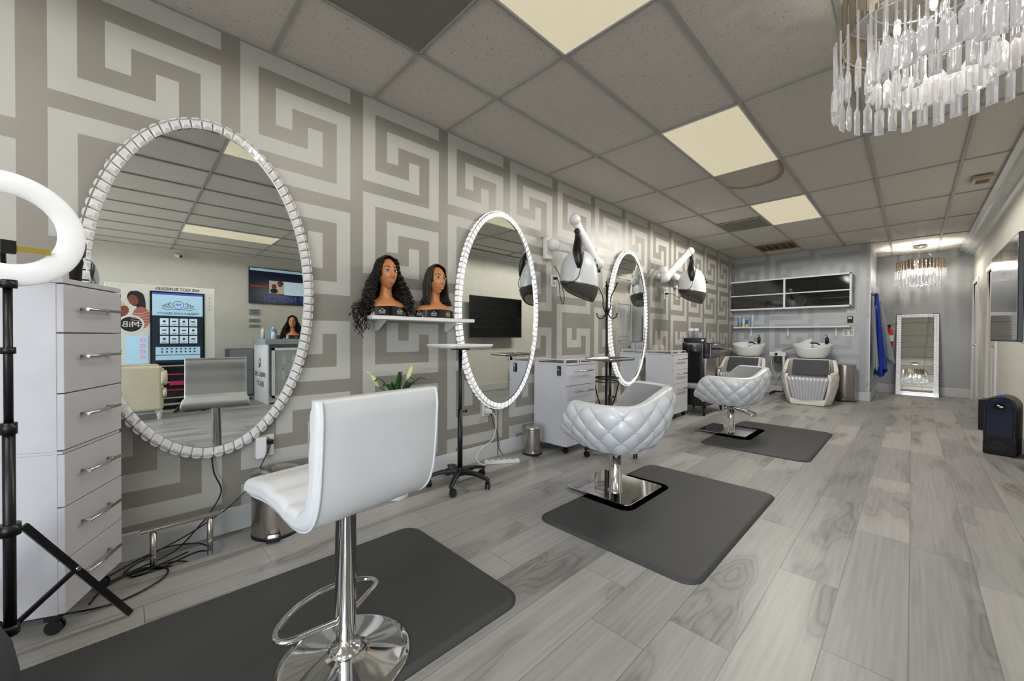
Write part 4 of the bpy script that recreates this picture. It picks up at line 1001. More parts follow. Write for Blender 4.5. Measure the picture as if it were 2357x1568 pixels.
# ------------------------------------------------------------------ wall cabinet, shelf and small wall items at the back
t = T('wall_cabinet', 'long white wall cabinet with dark sliding glass doors above the wash chairs', 'cabinet', (.915, YB, 1.92))
mb = MB(); mb.box(-.965, .965, -.22, -.0, .27, .29); mb.box(-.965, .965, -.22, 0, -.29, -.27); mb.box(-.965, -.945, -.22, 0, -.27, .27); mb.box(.945, .965, -.22, 0, -.27, .27); mb.box(-.012, .012, -.215, -.01, -.27, .27); mb.box(-.945, .945, -.012, -.002, -.27, .27)
mb.build('carcass', M['white'], t)
MB().box(-.944, .944, -.20, -.013, -.008, .008).build('inner_shelf', M['white'], t)
M['tint'] = mat('tinted_door_glass', '#0c1011', .02, 0, trans=0, coat=1, alpha=.72)
for a, b in ((-.944, -.46), (-.47, -.013), (.013, .50), (.49, .944)): MB().box(a, b, -.212 if a in (-.944, .013) else -.206, -.209 if a in (-.944, .013) else -.203, -.268, .268).build('sliding_glass_door', M['tint'], t)
for x_ in (-.465, .495): MB().box(x_-.02, x_+.02, -.202, -.198, -.268, .268).build('glass_edge_strip', M['white'], t)
mb = MB(); mb.box(-.962, .962, -.224, -.216, .266, .292); mb.box(-.962, .962, -.224, -.216, -.292, -.262); mb.box(-.967, -.94, -.224, -.216, -.29, .29); mb.box(.94, .967, -.224, -.216, -.29, .29); mb.box(-.016, .016, -.222, -.214, -.27, .27); mb.box(-.95, .95, -.214, -.208, -.012, .008); mb.build('face_frame', M['white'], t)
o = MB().box(-.13, .13, -.06, .06, 0, .03).build('white_folder_pile', M['white'], bevel=.003); o.location = (1.62, 8.99, 1.652); tag(o, 'flat white pack lying inside the right end of the glass wall cabinet', 'box')
o = MB().box(-.05, .05, -.04, .04, 0, .12).build('dark_box', M['blackg'], bevel=.004); o.location = (1.38, 8.99, 1.652); tag(o, 'dark box standing inside the glass wall cabinet left of the white pack', 'box')
t = T('display_shelf', 'long thin white shelf on the back wall holding spray bottles', 'shelf', (.94, YB, 1.285))
MB().box(-.915, .915, -.15, -.002, -.014, .014).build('shelf_board', M['white'], t, bevel=.002)
for x_ in (-.62, .0, .72):
    mb = MB(); mb.box(x_-.014, x_+.014, -.012, -.002, -.16, -.014); mb.box(x_-.014, x_+.014, -.12, -.01, -.022, -.014); mb.build('bracket', M['white'], t)
cols = [('#7da8c8', 'pale blue spray can at the left end of the back shelf', .12, .21), ('#d8d2e0', 'white and yellow canister on the back shelf', .185, .19), ('#2c59b0', 'dark blue and yellow canister on the back shelf', .245, .17), ('#a9cbe0', 'tall light blue spray can, rightmost on the back shelf', .345, .25)]
for k, (c_, l_, x_, h) in enumerate(cols):
    t = T('spray_can', l_, 'can', (x_+.01, 9.03, 1.2995), 0, 'cleaning cans on the back shelf')
    mt = mat('can_print_%d' % k, c_, .35); r_ = .027
    mb = MB(); mb.lathe([(0, 0), (r_, 0), (r_, h*.78), (r_*.55, h*.86), (0, h*.86)], n=18); mb.build('body', mt, t)
    if k in (1, 2): mb = MB(); mb.lathe([(r_+.0006, .005), (r_+.0006, h*.33)], n=18); mb.build('yellow_band', mat('yellow_print', '#d8c25a', .4), t)
    mb = MB(); mb.lathe([(0, h), (.012, h), (.016, h*.86), (0, h*.86)], n=14); mb.build('cap', M['white'], t)
def plate(x, y, z, w_, h_, nx, ny, label, cat='wall plate', name='wall_plate', mt='white', d=.012, group=None):
    t = T(name, label, cat, (x, y, z), math.atan2(ny, nx)); MB().box(.001, d, -w_/2, w_/2, -h_/2, h_/2).build('faceplate', M[mt], t, bevel=.003)
    if group: t['group'] = group
    return t
t = plate(1.86, YB, 1.56, .14, .09, 0, -1, 'white thermostat high on the back wall under the glass cabinet', 'thermostat', 'thermostat', 'trim'); MB().box(.012, .02, -.05, .05, -.028, .028).build('display', M['white'], t, bevel=.004)
t = plate(1.85, YB, 1.41, .075, .115, 0, -1, 'black keypad on the back wall just above the shelf', 'keypad', 'keypad', 'blackg', .025); MB().box(.025, .027, -.025, .025, .01, .045).build('display', M['trim'], t)
t = plate(1.83, YB, 1.18, .155, .125, 0, -1, 'double white outlet plate on the back wall below the shelf end', 'outlet', 'wall_outlet')
for a in (-.038, .038): MB().box(.012, .016, a-.022, a+.022, -.04, .04).build('socket', M['ivory'], t, bevel=.003)
t = plate(.94, YB, .46, .115, .20, 0, -1, 'white outlet cover low on the back wall between the wash chairs', 'outlet', 'wall_outlet'); MB().box(.012, .05, -.012, .012, -.02, .01).build('plug', M['black'], t)

# ------------------------------------------------------------------ outlets and plugs on the left wall
def outlet(y, z, label, plug='black'):
    t = plate(0, y, z, .078, .122, 1, 0, label, 'outlet', 'wall_outlet')
    for a in (-.028, .028):
        o = MB().box(.012, .0145, -.017, .017, a-.019, a+.019).build('socket', M['ivory'], t, bevel=.002)
        mb = MB(); mb.box(.0145, .0150, -.008, -.0055, a-.002, a+.008); mb.box(.0145, .0150, .0055, .008, a-.002, a+.008); mb.cyl((.0144, 0, a-.009), (.015, 0, a-.009), .0025, n=8); mb.build('slots', M['black'], o)
    return t
t = OUT1 = outlet(.585, .445, 'white wall outlet with adapter and black plug below the near mirror'); MB().box(.015, .06, -.01-.05, -.008, -.06, .06).build('night_adapter', M['white'], t, bevel=.006)
MB().box(.015, .045, .0, .03, .01, .035).build('black_plug', M['black'], t, bevel=.003)
t = outlet(2.255, .445, 'white wall outlet with two white plugs under the middle mirror'); MB().box(.015, .06, -.02, .03, -.035, .0).build('white_plug', M['white'], t, bevel=.006)
t = outlet(3.175, 1.66, 'white wall outlet under the nearer hood dryer arm'); MB().box(.015, .05, -.015, .015, .01, .035).build('black_plug', M['black'], t, bevel=.003)
t = outlet(5.80, 1.71, 'white wall outlet under the farther hood dryer arm'); MB().box(.015, .05, -.015, .015, .01, .035).build('black_plug', M['black'], t, bevel=.003)
def cord(pts, r, label, m_='black', n=7, parent=None):
    mb = MB(); mb.tube(spline(pts, n), r, 6); o = mb.build('power_cord' if parent else 'extension_cord', M[m_])
    if parent:
        bpy.context.view_layer.update(); o.parent = parent; o.matrix_parent_inverse = parent.matrix_world.inverted()
    else: tag(o, label, 'cord')
    return o
t = PST = T('power_strip', 'white power strip on the floor below the middle mirror', 'power strip', (.17, 2.30, 0), math.radians(58))
MB().box(-.15, .15, -.028, .028, .001, .03).build('body', M['white'], t, bevel=.004)
for k in range(5): MB().box(-.12+k*.05, -.09+k*.05, -.014, .014, .03, .0315).build('socket', M['ivory'], t)
cord([(.052, 3.175, 1.675), (.07, 3.19, 1.62), (.06, 3.22, 1.50), (.05, 3.28, 1.42), (.05, 3.30, 1.50), (.06, 3.25, 1.60), (.06, 3.20, 1.72), (.055, 3.13, 1.80)], .004, 'looped black cord from the nearer hood dryer to its outlet', parent=DRY[0])
cord([(.052, 5.80, 1.73), (.12, 5.83, 1.72), (.20, 5.80, 1.67), (.28, 5.78, 1.68)], .004, 'black cord from the farther hood dryer to its outlet', parent=DRY[1])
cord([(.02, .33, .455), (.03, .34, .35), (.035, .37, .25), (.04, .33, .16), (.07, .27, .10), (.12, .17, .03), (.16, .03, .014), (.20, -.05, .014), (.17, -.06, .02), (.10, .12, .05), (.09, .25, .03), (.14, .30, .017)], .0038, 'black cord hanging from the near mirror and coiled by the foot rail', parent=MIR[0])
cord([(.05, .60, .465), (.07, .56, .38), (.06, .50, .26), (.05, .42, .17), (.06, .33, .12), (.09, .22, .08), (.10, .10, .04), (.15, .00, .013), (.20, .05, .013), (.17, .22, .03)], .0036, 'black cord drooping from the adapter outlet to the floor', parent=OUT1)
cord([(.05, 2.265, .42), (.08, 2.29, .40), (.06, 2.33, .30), (.05, 2.30, .18), (.05, 2.17, .12), (.07, 2.10, .06), (.12, 2.12, .015), (.15, 2.16, .022)], .0048, 'thick white cord from the middle outlet to the power strip', 'white', parent=PST)
cord([(.02, 2.39, .45), (.025, 2.385, .30), (.03, 2.37, .20), (.04, 2.385, .12), (.05, 2.36, .06), (.10, 2.32, .035)], .003, 'left thin black cord hanging under the middle mirror', parent=MIR[1])
cord([(.05, 2.28, .41), (.03, 2.33, .30), (.03, 2.385, .20), (.04, 2.365, .12), (.05, 2.39, .06), (.10, 2.38, .035)], .003, 'right thin black cord crossing under the middle mirror', parent=MIR[1])
cord([(.30, -.28, .012), (.40, -.05, .01), (.34, .10, .01), (.24, .14, .01), (.16, .06, .01), (.22, -.05, .01), (.34, -.10, .01)], .004, 'black cord looping over the floor beside the drawer tower')

# ------------------------------------------------------------------ foot rail
t = T('foot_rail', 'chrome foot rail on a flat plate on the floor below the near mirror', 'foot rest', (.165, .20, 0), math.radians(90))
MB().prism(rrect(-.185, .155, -.055, .085, .03), XYf, .0005, .0055).build('floor_plate', M['chrome'], t)
for x_ in (-.105, .105):
    mb = MB(); mb.cyl((x_, .0, .006), (x_, 0, .175), .0125); mb.cyl((x_, 0, .05), (x_, 0, .054), .0135); mb.build('post', M['nickel'], t)
MB().box(-.15, .15, -.018, .018, .173, .188).build('top_bar', M['nickel'], t, bevel=.004)

# ------------------------------------------------------------------ lilies
t = T('lily_vase', 'green lilies with pale buds rising behind the near stool back', 'plant', (.20, 1.30, 0))
mb = MB(); mb.lathe([(0, .0), (.075, 0), (.08, .01), (.055, .2), (.05, .45), (.065, .62), (.06, .62), (.045, .45), (0, .44)], n=28); mb.build('tall_vase', M['white'], t)
for k, (a, b, h) in enumerate(((-.05, -.10, .82), (.02, .07, .86), (.0, -.02, .74))):
    mb = MB(); mb.tube(spline([(0, 0, .45), (a*.3, b*.3, .62), (a*.7, b*.7, .72), (a, b, h-.08)], 6), .004, 6); mb.build('stem', M['leaf'], t)
    if k < 2:
        mb = MB(); d = V(a*.3, b*.5, .1).normalized(); p = V(a, b, h-.08); mb.loft([[p+d*f+V(r_*math.cos(q), r_*math.sin(q), 0) for q in [2*PI*i/10 for i in range(10)]] for f, r_ in ((0, .006), (.02, .015), (.05, .02), (.08, .015), (.10, .006))]); mb.build('lily_bud', M['petal'], t)
        mb = MB()
        for q in range(3): mb.tube(spline([p+d*.09, p+d*.11+V(.012*math.cos(q*2), .012*math.sin(q*2), 0), p+d*.115+V(.024*math.cos(q*2), .024*math.sin(q*2), .004)], 4), .004, 5)
        mb.build('petal_tip', M['petal'], t)
for k, (a, b, h, w_) in enumerate(((-.03, -.14, .80, .028), (.03, .02, .84, .03), (.05, .10, .80, .026), (.04, .21, .79, .024), (-.02, .15, .76, .026), (.06, -.05, .78, .026), (.05, -.12, .77, .024), (-.04, .06, .80, .024))):
    c_ = spline([(0, 0, .60), (a*.4, b*.35, (.60+h)/2+.03), (a*.8, b*.75, h), (a, b, h-.015)], 6); mb = MB(); N_ = len(c_)
    L_ = []; 
    for i, p in enumerate(c_):
        wv = w_*math.sin(PI*min(1, (i+.3)/(N_-.4)))**.8; sd = V(-b, a, 0).normalized() if abs(a)+abs(b) > 0 else V(1, 0, 0); L_.append([p-sd*wv, p+V(0, 0, -.004), p+sd*wv])
    mb.loft(L_, closed=False, caps=False); mb.build('leaf', M['leaf'], t, solid=.0012)
# ------------------------------------------------------------------ ring light
t = T('ring_light', 'white ring light on a black tripod at the left edge of the photo', 'ring light', (.69, -.25, 0))
Rn = Matrix.Rotation(math.radians(24), 3, 'Z'); RC = V(0, 0, 1.40)
def ringp(u, v):
    a = 2*PI*u; b = 2*PI*v; r = .140+.034*math.cos(b); return RC+Rn @ V(.012*math.sin(b)*(1.0 if math.sin(b) > 0 else 1.6), r*math.cos(a), r*math.sin(a))
mb = MB(); mb.grid(lambda u, v: ringp(u, v), 96, 25, cu=True); mb.build('ring_diffuser', M['led'], t)
mb = MB(); mb.cyl((0, 0, 1.22), (0, 0, 1.245), .02); mb.cyl((0, 0, .16), (0, 0, .80), .0135); mb.cyl((0, 0, .78), (0, 0, 1.23), .010); mb.cyl((0, 0, .775), (0, 0, .81), .018); mb.cyl((0, 0, 1.02), (0, 0, 1.04), .016); mb.build('pole', M['black'], t)
mb = MB(); mb.tube([RC+Rn @ V(-.02, 0, -.17), RC+Rn @ V(-.03, 0, -.06), RC+Rn @ V(0, 0, -.05)], .006, 6); mb.obox(RC+Rn @ V(.0, 0, -.055), (.02, .03, .04), Rn); mb.build('phone_bracket', M['black'], t)
mb = MB(); mb.obox(RC+Rn @ V(.012, .05, -.058), (.012, .07, .016), Rn); mb.build('phone_clamp', M['gold'], t)
mb = MB(); mb.cyl((0, 0, .465), (0, 0, .50), .024); mb.build('hub', M['black'], t)
for k, (a, q) in enumerate((((-.165, .265), .5), ((-.19, -.26), .5), ((.05, -.32), .5))):
    a, b = a; mb = MB(); d = V(a, b, 0); n_ = d.normalized()*.03
    mb.obox((n_+V(0, 0, .48)+d+V(0, 0, .012))/2, (.012, .02, ((d-n_).length**2+.468**2)**.5), (d-n_+V(0, 0, -.468)).to_track_quat('Z', 'Y').to_matrix()); mb.build('tripod_leg', M['black'], t)
    mid = n_.lerp(d, .45); mb = MB(); e = V(mid.x, mid.y, .48*.55+.01); s_ = V(0, 0, .175)
    mb.obox((e+s_)/2, (.009, .014, (e-s_).length), (e-s_).to_track_quat('Z', 'Y').to_matrix()); mb.build('tripod_strut', M['black'], t)
    mb = MB(); mb.cyl(e-V(0, 0, 0)+V(-b, a, 0).normalized()*.012, e-V(-b, a, 0).normalized()*.012, .007, n=10); mb.build('rivet', M['chrome'], t)
mb = MB(); mb.cyl((0, 0, .16), (0, 0, .19), .02); mb.build('lower_collar', M['black'], t)
# black blow dryer standing on the drawer tower
t = T('blow_dryer', 'black blow dryer standing on top of the white drawer tower', 'blow dryer', (.36, -.13, 1.281))
mb = MB(); mb.loft([[V(r_*math.cos(q), r_*.8*math.sin(q), z) for q in [2*PI*i/14 for i in range(14)]] for z, r_ in ((0, .02), (.06, .024), (.11, .035), (.15, .038), (.165, .03))]); mb.build('body', M['black'], t)
mb = MB(); mb.tube(spline([(.0, .02, .10), (.05, .03, .06), (.05, .04, .01), (.02, .04, .004)], 6), .004, 6); mb.build('cord', M['white'], t)
# soft grey bag at lower left corner
t = T('fabric_bag', 'dark grey soft bag slumped at the bottom left corner beside the tripod', 'bag', (.90, -.36, .018), .3)
mb = MB(); mb.loft([[V(.11*k*math.cos(q)-.02*z, .15*k*math.sin(q), z) for q in [2*PI*i/32 for i in range(32)]] for z, k in ((0, .85), (.03, 1.0), (.12, 1.03), (.2, .95), (.26, .8), (.30, .5), (.31, .2))]); mb.build('bag_body', M['dgrey'], t)
mb = MB(); mb.tube(spline([(.0, -.05, .30), (.02, -.03, .36), (.02, .03, .36), (.0, .05, .30)], 6), .007, 6); mb.build('handle', M['black'], t)

# ------------------------------------------------------------------ television on the right wall
def tv(x, y0, y1, z0, z1, nx, label, screen):
    t = T('television', label, 'television', (x, (y0+y1)/2, (z0+z1)/2)); h = (y1-y0)/2; k = (z1-z0)/2
    MB().box(min(0, -nx*.028), max(0, -nx*.028), -h, h, -k, k).build('bezel', M['black'], t, bevel=.004)
    MB().box(min(nx*.0005, nx*.002), max(nx*.0005, nx*.002), -h+.01, h-.01, -k+.014, k-.01).build('screen', screen, t)
    return t
t = tv(3.14, 4.50, 5.86, 1.06, 1.84, -1, 'wall-mounted black television on a swing arm at the right edge', M['blackg'])
mb = MB(); mb.box(.028, .22, -.03, .03, -.02, .02); mb.box(.20, .236, -.12, .12, -.15, .15); mb.box(.028, .045, -.18, .18, -.16, .16); mb.build('wall_bracket', M['blackm'], t)
mb = MB(); mb.tube(spline([(.03, -.35, -.38), (.15, -.33, -.46), (.20, -.25, -.60), (.22, -.15, -.52), (.22, -.1, -.40)], 6), .003, 5); mb.build('cable', M['cgrey'], t)
t = plate(XR, 5.7, .66, .08, .13, -1, 0, 'white outlet with plug on the right wall above the black heater', 'outlet', 'wall_outlet'); MB().box(.012, .045, -.02, .02, -.03, .02).build('plug', M['white'], t, bevel=.004)

# ------------------------------------------------------------------ black tower unit on the floor
t = T('air_purifier', 'glossy blue-black arched floor unit with round grille standing by the right wall', 'air purifier', (3.225, 5.90, 0), math.radians(-14))
M['navy'] = mat('navy_gloss', '#16233a', .18, coat=.5)
arch = [(-.10, .0), (.10, .0)]+[(.10*math.cos(a), .45+.10*math.sin(a)) for a in [PI*i/20 for i in range(21)]]
MB().prism(arch, XZf, -.13, .15).build('casing', M['black'], t, bevel=.012)
ar2 = [(-.078, .17), (.078, .17)]+[(.078*math.cos(a), .445+.078*math.sin(a)) for a in [PI*i/20 for i in range(21)]]
MB().prism(ar2, XZf, -.137, -.128).build('front_panel', M['navy'], t, bevel=.003)
mb = MB(); mb.tube([(a*1.13, -.133, .02+(b-.0)*.985) for a, b in [(-.085, .06)]+[(-.078, .17)]+list(reversed(ar2[2:]))+[(.078, .17), (.085, .06), (.05, .025), (-.05, .025)]], .004, 6, closed=True); mb.build('front_trim', M['navy'], t)
MB().cyl((0, -.137, .455), (0, -.143, .455), .034, n=28).build('round_display', M['blackg'], t)
mb = MB(); mb.ball((-.006, -.144, .463), (.010, .003, .008)); mb.ball((.012, -.144, .452), (.013, .003, .009)); mb.build('display_glow', M['white'], t)
m = mat('speaker_mesh', '#101115', .6); g = NG(m); tcn = g.n('ShaderNodeTexCoord'); vo = g.n('ShaderNodeTexVoronoi'); vo.inputs['Scale'].default_value = 130; vo.inputs['Randomness'].default_value = 0; g.l(tcn.outputs['Object'], vo.inputs['Vector']); g.l(g.mix(g.math('LESS_THAN', vo.outputs[0], .4), lin('#202228'), lin('#020203')), g.b.inputs['Base Color'])
MB().cyl((0, -.13, .085), (0, -.140, .085), .052, n=36).build('round_grille', m, t)
MB().box(-.145, -.10, -.05, .12, .20, .50).build('side_tank', M['black'], t, bevel=.01)
MB().box(-.012, .012, -.06, -.03, .553, .565).build('power_button', mat('blue_indicator', '#3a5fd0', .3, em=.6), t, bevel=.002)

# ------------------------------------------------------------------ leaning hallway mirror
t = T('leaning_mirror', 'tall rectangular mirror with crystal frame leaning on the hallway end wall', 'mirror', (2.685, 10.64, 0)); t.rotation_euler = (math.radians(-8.2), 0, 0)
w, h = .285, 1.57
MB().box(-w+.07, w-.07, -.004, 0, .07, h-.07).build('mirror_glass', M['mirror'], t)
MB().box(-w, w, .001, .02, .004, h).build('backing_board', M['chrome'], t)
mb = MB()
def fgem(x0, x1, z0, z1, y0=-.002, hh=.014):
    cx, cz = (x0+x1)/2, (z0+z1)/2; dx, dz = (x1-x0)*.28, (z1-z0)*.28
    mb.add([(x0, y0, z0), (x1, y0, z0), (x1, y0, z1), (x0, y0, z1), (cx-dx, y0-hh, cz-dz), (cx+dx, y0-hh, cz-dz), (cx+dx, y0-hh, cz+dz), (cx-dx, y0-hh, cz+dz)], [(0,1,5,4),(1,2,6,5),(2,3,7,6),(3,0,4,7),(4,5,6,7)])
n = 34
for i in range(n):
    z0 = .012+(h-.02)*i/n; z1 = z0+(h-.02)/n*.9
    for sx_ in (-1, 1):
        for a, b in ((w-.066, w-.036), (w-.033, w-.003)): fgem(min(sx_*a, sx_*b), max(sx_*a, sx_*b), z0, z1)
for i in range(12):
    x0 = -w+.07+(2*w-.14)*i/12; x1 = x0+(2*w-.14)/12*.9
    for z0 in (.006, .037, h-.066, h-.034): fgem(x0, x1, z0, z0+.028)
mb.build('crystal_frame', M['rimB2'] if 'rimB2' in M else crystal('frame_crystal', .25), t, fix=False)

# ------------------------------------------------------------------ capes and extinguisher by the hallway corner
def cape(x, y, z0, z1, w0, w1, d, mt, label, seed):
    t = T('salon_cape', label, 'cape', (x, y, z1)); rnd = random.Random(seed); ph = rnd.uniform(0, 6)
    def c(u, v):
        a = 2*PI*u; k = w0+(w1-w0)*v**.7; f = 1+.22*v*math.sin(5*a+ph+2*v)+.1*v*math.sin(9*a+3*v)
        return V(.035+d*f*(.35+.65*v)*(1+math.cos(a))*.55, k*f*math.sin(a), -(z1-z0)*v*(1+.05*math.sin(3*a+ph)))
    mb = MB(); mb.grid(c, 72, 40, cu=True); mb.build('cloth', mt, t)
    mb = MB(); mb.tube(spline([(-.0, 0, -.02), (.05, 0, -.01), (.07, 0, .03)], 5), .008, 6); mb.build('neck_loop', mt, t); return t
cape(XP+.002, 9.38, .48, 1.86, .05, .15, .13, M['blue'], 'bright blue salon cape hanging at the hallway corner', 2)
cape(XP+.002, 9.72, .68, 1.75, .03, .10, .20, M['cgrey'], 'pale grey salon cape hanging behind the blue one', 4)
cape(XP+.002, 9.14, .55, 1.60, .03, .07, .06, M['cgrey'], 'narrow grey-blue salon cape peeking out left of the blue one', 9)
t = T('hook_rail', 'white hook rail at the top of the hanging capes', 'hook rail', (XP, 9.40, 1.88))
MB().box(.001, .018, -.35, .35, -.03, .05).build('rail', M['white'], t, bevel=.003)
for y_ in (-.26, -.08, .22):
    mb = MB(); mb.tube(spline([(.018, y_, 0), (.06, y_, -.01), (.085, y_, .04), (.075, y_, .085)], 5), .010, 8); mb.build('hook', M['white'], t)
t = T('fire_extinguisher', 'red fire extinguisher with black lever on the hallway wall behind the capes', 'fire extinguisher', (XP+.21, 10.10, .92))
mb = MB(); mb.lathe([(0, 0), (.05, .004), (.055, .02), (.055, .28), (.045, .33), (.022, .355), (.02, .37), (0, .37)], n=28); mb.build('cylinder', M['red'], t)
mb = MB(); mb.lathe([(.0557, .11), (.0557, .22)], n=28); mb.build('label_band', M['white'], t)
mb = MB(); mb.cyl((0, 0, .365), (0, 0, .40), .02); mb.obox((.04, -.02, .42), (.14, .022, .010), Matrix.Rotation(-.2, 3, 'Y')); mb.obox((.035, -.02, .395), (.12, .022, .008), Matrix.Rotation(.25, 3, 'Y')); mb.build('lever_head', M['black'], t)
mb = MB(); mb.tube(spline([(-.01, 0, .385), (-.06, -.02, .36), (-.072, -.02, .25), (-.068, -.02, .10)], 6), .009, 8); mb.build('hose', M['black'], t)
mb = MB(); mb.box(-.208, -.054, -.02, .02, .15, .17); mb.build('wall_bracket', M['black'], t)

# ------------------------------------------------------------------ reception side, seen in the near mirror
FK = face(-1, 0)
M['kwhite'] = mat('kiosk_white', '#cfcfc8', .4); M['ink'] = mat('print_black', '#1c1c1e', .5); M['pinkl'] = mat('pink_light', '#e86a94', .5, em=.5); M['mag'] = mat('magenta_print', '#b22c62', .5, em=.15)
M['scr'] = mat('kiosk_screen_blue', '#9dbfd6', .3, em=.30); M['scrd'] = mat('kiosk_screen_dark', '#22303c', .15, em=.03); M['navyscr'] = mat('tv_navy_image', '#0c1a30', .2, em=.08); M['tile'] = mat('screen_tile', '#b9cddb', .3, em=.28); M['indigo'] = mat('screen_indigo', '#3a46b0', .3, em=.3)
M['brown'] = mat('poster_brown_skin', '#7a4632', .6); M['blond'] = mat('poster_blond_hair', '#c9b483', .6); M['rose'] = mat('poster_rose_fabric', '#a8605a', .6); M['paleprint'] = mat('poster_pale', '#d8cdbf', .6)
KX = 5.5; t = T('sales_kiosk', 'white self-service kiosk with portrait touchscreen and printed portraits, seen in the near mirror', 'kiosk', (KX, .43, 0))
Y = lambda y: y-.43
MB().box(0, .32, Y(-.19), Y(1.07), .06, 1.90).build('cabinet_body', M['kwhite'], t, bevel=.008)
MB().box(.01, .30, Y(-.17), Y(1.05), 0, .06).build('base', M['black'], t)
MB().box(-.012, 0, Y(.285), Y(.935), .68, 1.81).build('screen_bezel', M['blackg'], t, bevel=.003)
sc_ = MB().box(-.014, -.012, Y(.31), Y(.91), .72, 1.79).build('touchscreen', M['scrd'], t)
MB().box(-.0155, -.0142, Y(.31), Y(.91), 1.44, 1.76).build('screen_header', M['scr'], sc_); MB().box(-.0156, -.0143, Y(.31), Y(.91), 1.762, 1.79).build('status_bar', M['indigo'], sc_)
for i in range(4):
    for j in range(3):
        y_ = Y(.395+.115*i); z_ = 1.42-.135*(j+1)
        ti = MB().box(-.0158, -.0143, y_, y_+.10, z_, z_+.115).build('menu_tile', M['tile'], sc_)
        mb = MB(); mb.obox((-.0165, y_+.05, z_+.068), (.001, .05 if (i+j) % 2 else .03, .018 if (i+j) % 2 else .03), Matrix.Rotation((.5 if (i*j) % 2 else 0), 3, 'X')); mb.obox((-.0165, y_+.05, z_+.02), (.001, .06, .008)); mb.build('tile_picture', M['ink'], ti)
MB().box(-.0158, -.0143, Y(.345), Y(.875), .84, .96).build('search_panel', M['scr'], sc_, bevel=.0005); MB().box(-.0158, -.0143, Y(.345), Y(.875), .76, .83).build('footer_panel', M['scr'], sc_, bevel=.0005)
mb = MB()
for k in range(8):
    for j in range(2):
        mb.obox((-.0165, Y(.42+.055*k), .93-.045*j), (.001, .022, .02), Matrix.Rotation(.3*k, 3, 'X'))
mb.build('panel_glyphs', M['ink'], sc_)
text('MARBLE LUXE BEAUTY', .048, (-.017, Y(.61), 1.475), FK, 'screen_lettering', M['ink'], sc_)
mb = MB(); cz = 1.61
mb.tube([(-.0172, Y(.61)+.062*math.cos(a), cz+.062*math.sin(a)) for a in [2*PI*i/30 for i in range(30)]], .0028, 5, closed=True)
for sg_ in (-1, 1):
    for q in range(3):
        b0 = .07+.035*q; mb.tube(spline([(-.0172, Y(.61)+sg_*b0, cz-.05-.0*q), (-.0172, Y(.61)+sg_*(b0+.03), cz-.03+.02*q*0), (-.0172, Y(.61)+sg_*(b0+.045), cz+.02-.018*q), (-.0172, Y(.61)+sg_*(b0+.02), cz+.03-.018*q), (-.0172, Y(.61)+sg_*(b0+.015), cz+.005-.01*q)], 5), .0032, 5)
    mb.tube(spline([(-.0172, Y(.61)+sg_*.0, cz-.075), (-.0172, Y(.61)+sg_*.08, cz-.07), (-.0172, Y(.61)+sg_*.15, cz-.075), (-.0172, Y(.61)+sg_*.20, cz-.045)], 6), .003, 5)
mb.build('crest_emblem', M['ink'], sc_); text('MB', .05, (-.0175, Y(.61), cz), FK, 'crest_letters', M['indigo'], sc_)
text('WE GOT BUNDLES', .062, (-.002, Y(.61), 1.85), FK, 'kiosk_lettering', M['ink'], t)
for k in range(4): MB().cyl((-.001, Y(1.0), 1.74-.06*k), (-.003, Y(1.0), 1.74-.06*k), .012, n=14).build('round_icon', M['tee'], t)
# printed portraits on the kiosk front
def disc(mb, y_, z_, ry, rz_, x_, rot=0, n=28):
    mb.add([V(x_, Y(y_)+ry*math.cos(a)*math.cos(rot)-rz_*math.sin(a)*math.sin(rot), z_+ry*math.cos(a)*math.sin(rot)+rz_*math.sin(a)*math.cos(rot)) for a in [2*PI*i/n for i in range(n)]], [tuple(range(n))])
po = MB().box(-.0012, -.0005, Y(-.17), Y(.28), 1.27, 1.80).build('portrait_print', M['kwhite'], t)
mb = MB(); disc(mb, .135, 1.68, .085, .115, -.002); disc(mb, .19, 1.55, .05, .22, -.0021); disc(mb, .10, 1.70, .06, .09, -.0019); mb.build('dark_hair', M['ink'], po, fix=False)
mb = MB(); disc(mb, -.06, 1.50, .10, .15, -.0022); disc(mb, -.10, 1.37, .07, .14, -.0023); mb.build('blond_hair', M['blond'], po, fix=False)
mb = MB(); disc(mb, .19, 1.40, .10, .16, -.0024); disc(mb, -.13, 1.35, .04, .10, -.0024); mb.build('striped_garment', M['rose'], po, fix=False)
mb = MB()
for q in range(6): mb.tube(spline([(-.003, Y(.08), 1.47-.035*q), (-.003, Y(.18), 1.455-.035*q), (-.003, Y(.28), 1.50-.045*q)], 5), .004, 4)
mb.build('garment_stripes', M['paleprint'], po)
mb = MB(); disc(mb, .105, 1.655, .055, .075, -.0026, .25); disc(mb, .0, 1.49, .055, .082, -.0027, -.3); mb.build('faces', M['brown'], po, fix=False)
mb = MB()
for cy, cz_ in ((.105, 1.655), (.0, 1.49)):
    for sg_ in (-1, 1): mb.tube([(-.0032, Y(cy+sg_*.032), cz_+.012), (-.0032, Y(cy+sg_*.012), cz_+.010)], .003, 4); mb.tube([(-.0032, Y(cy+sg_*.034), cz_+.028), (-.0032, Y(cy+sg_*.012), cz_+.032)], .002, 4)
    mb.tube([(-.0032, Y(cy-.014), cz_-.036), (-.0032, Y(cy+.014), cz_-.036)], .005, 4)
mb.build('facial_features', M['rose'], po)
mb = MB(); disc(mb, .08, 1.30, .145, .135, -.0035); o1 = mb.build('logo_rim', M['white'], t, fix=False)
mb = MB(); disc(mb, .08, 1.30, .118, .110, -.0042); mb.build('logo_disc', M['ink'], o1, fix=False); text('MiB', .12, (-.0048, Y(.08), 1.295), FK, 'logo_letters', M['white'], o1, sx=1.0)
lp = MB().box(-.006, -.001, Y(.02), Y(.265), .72, 1.13).build('lit_icon_panel', M['scr'], t)
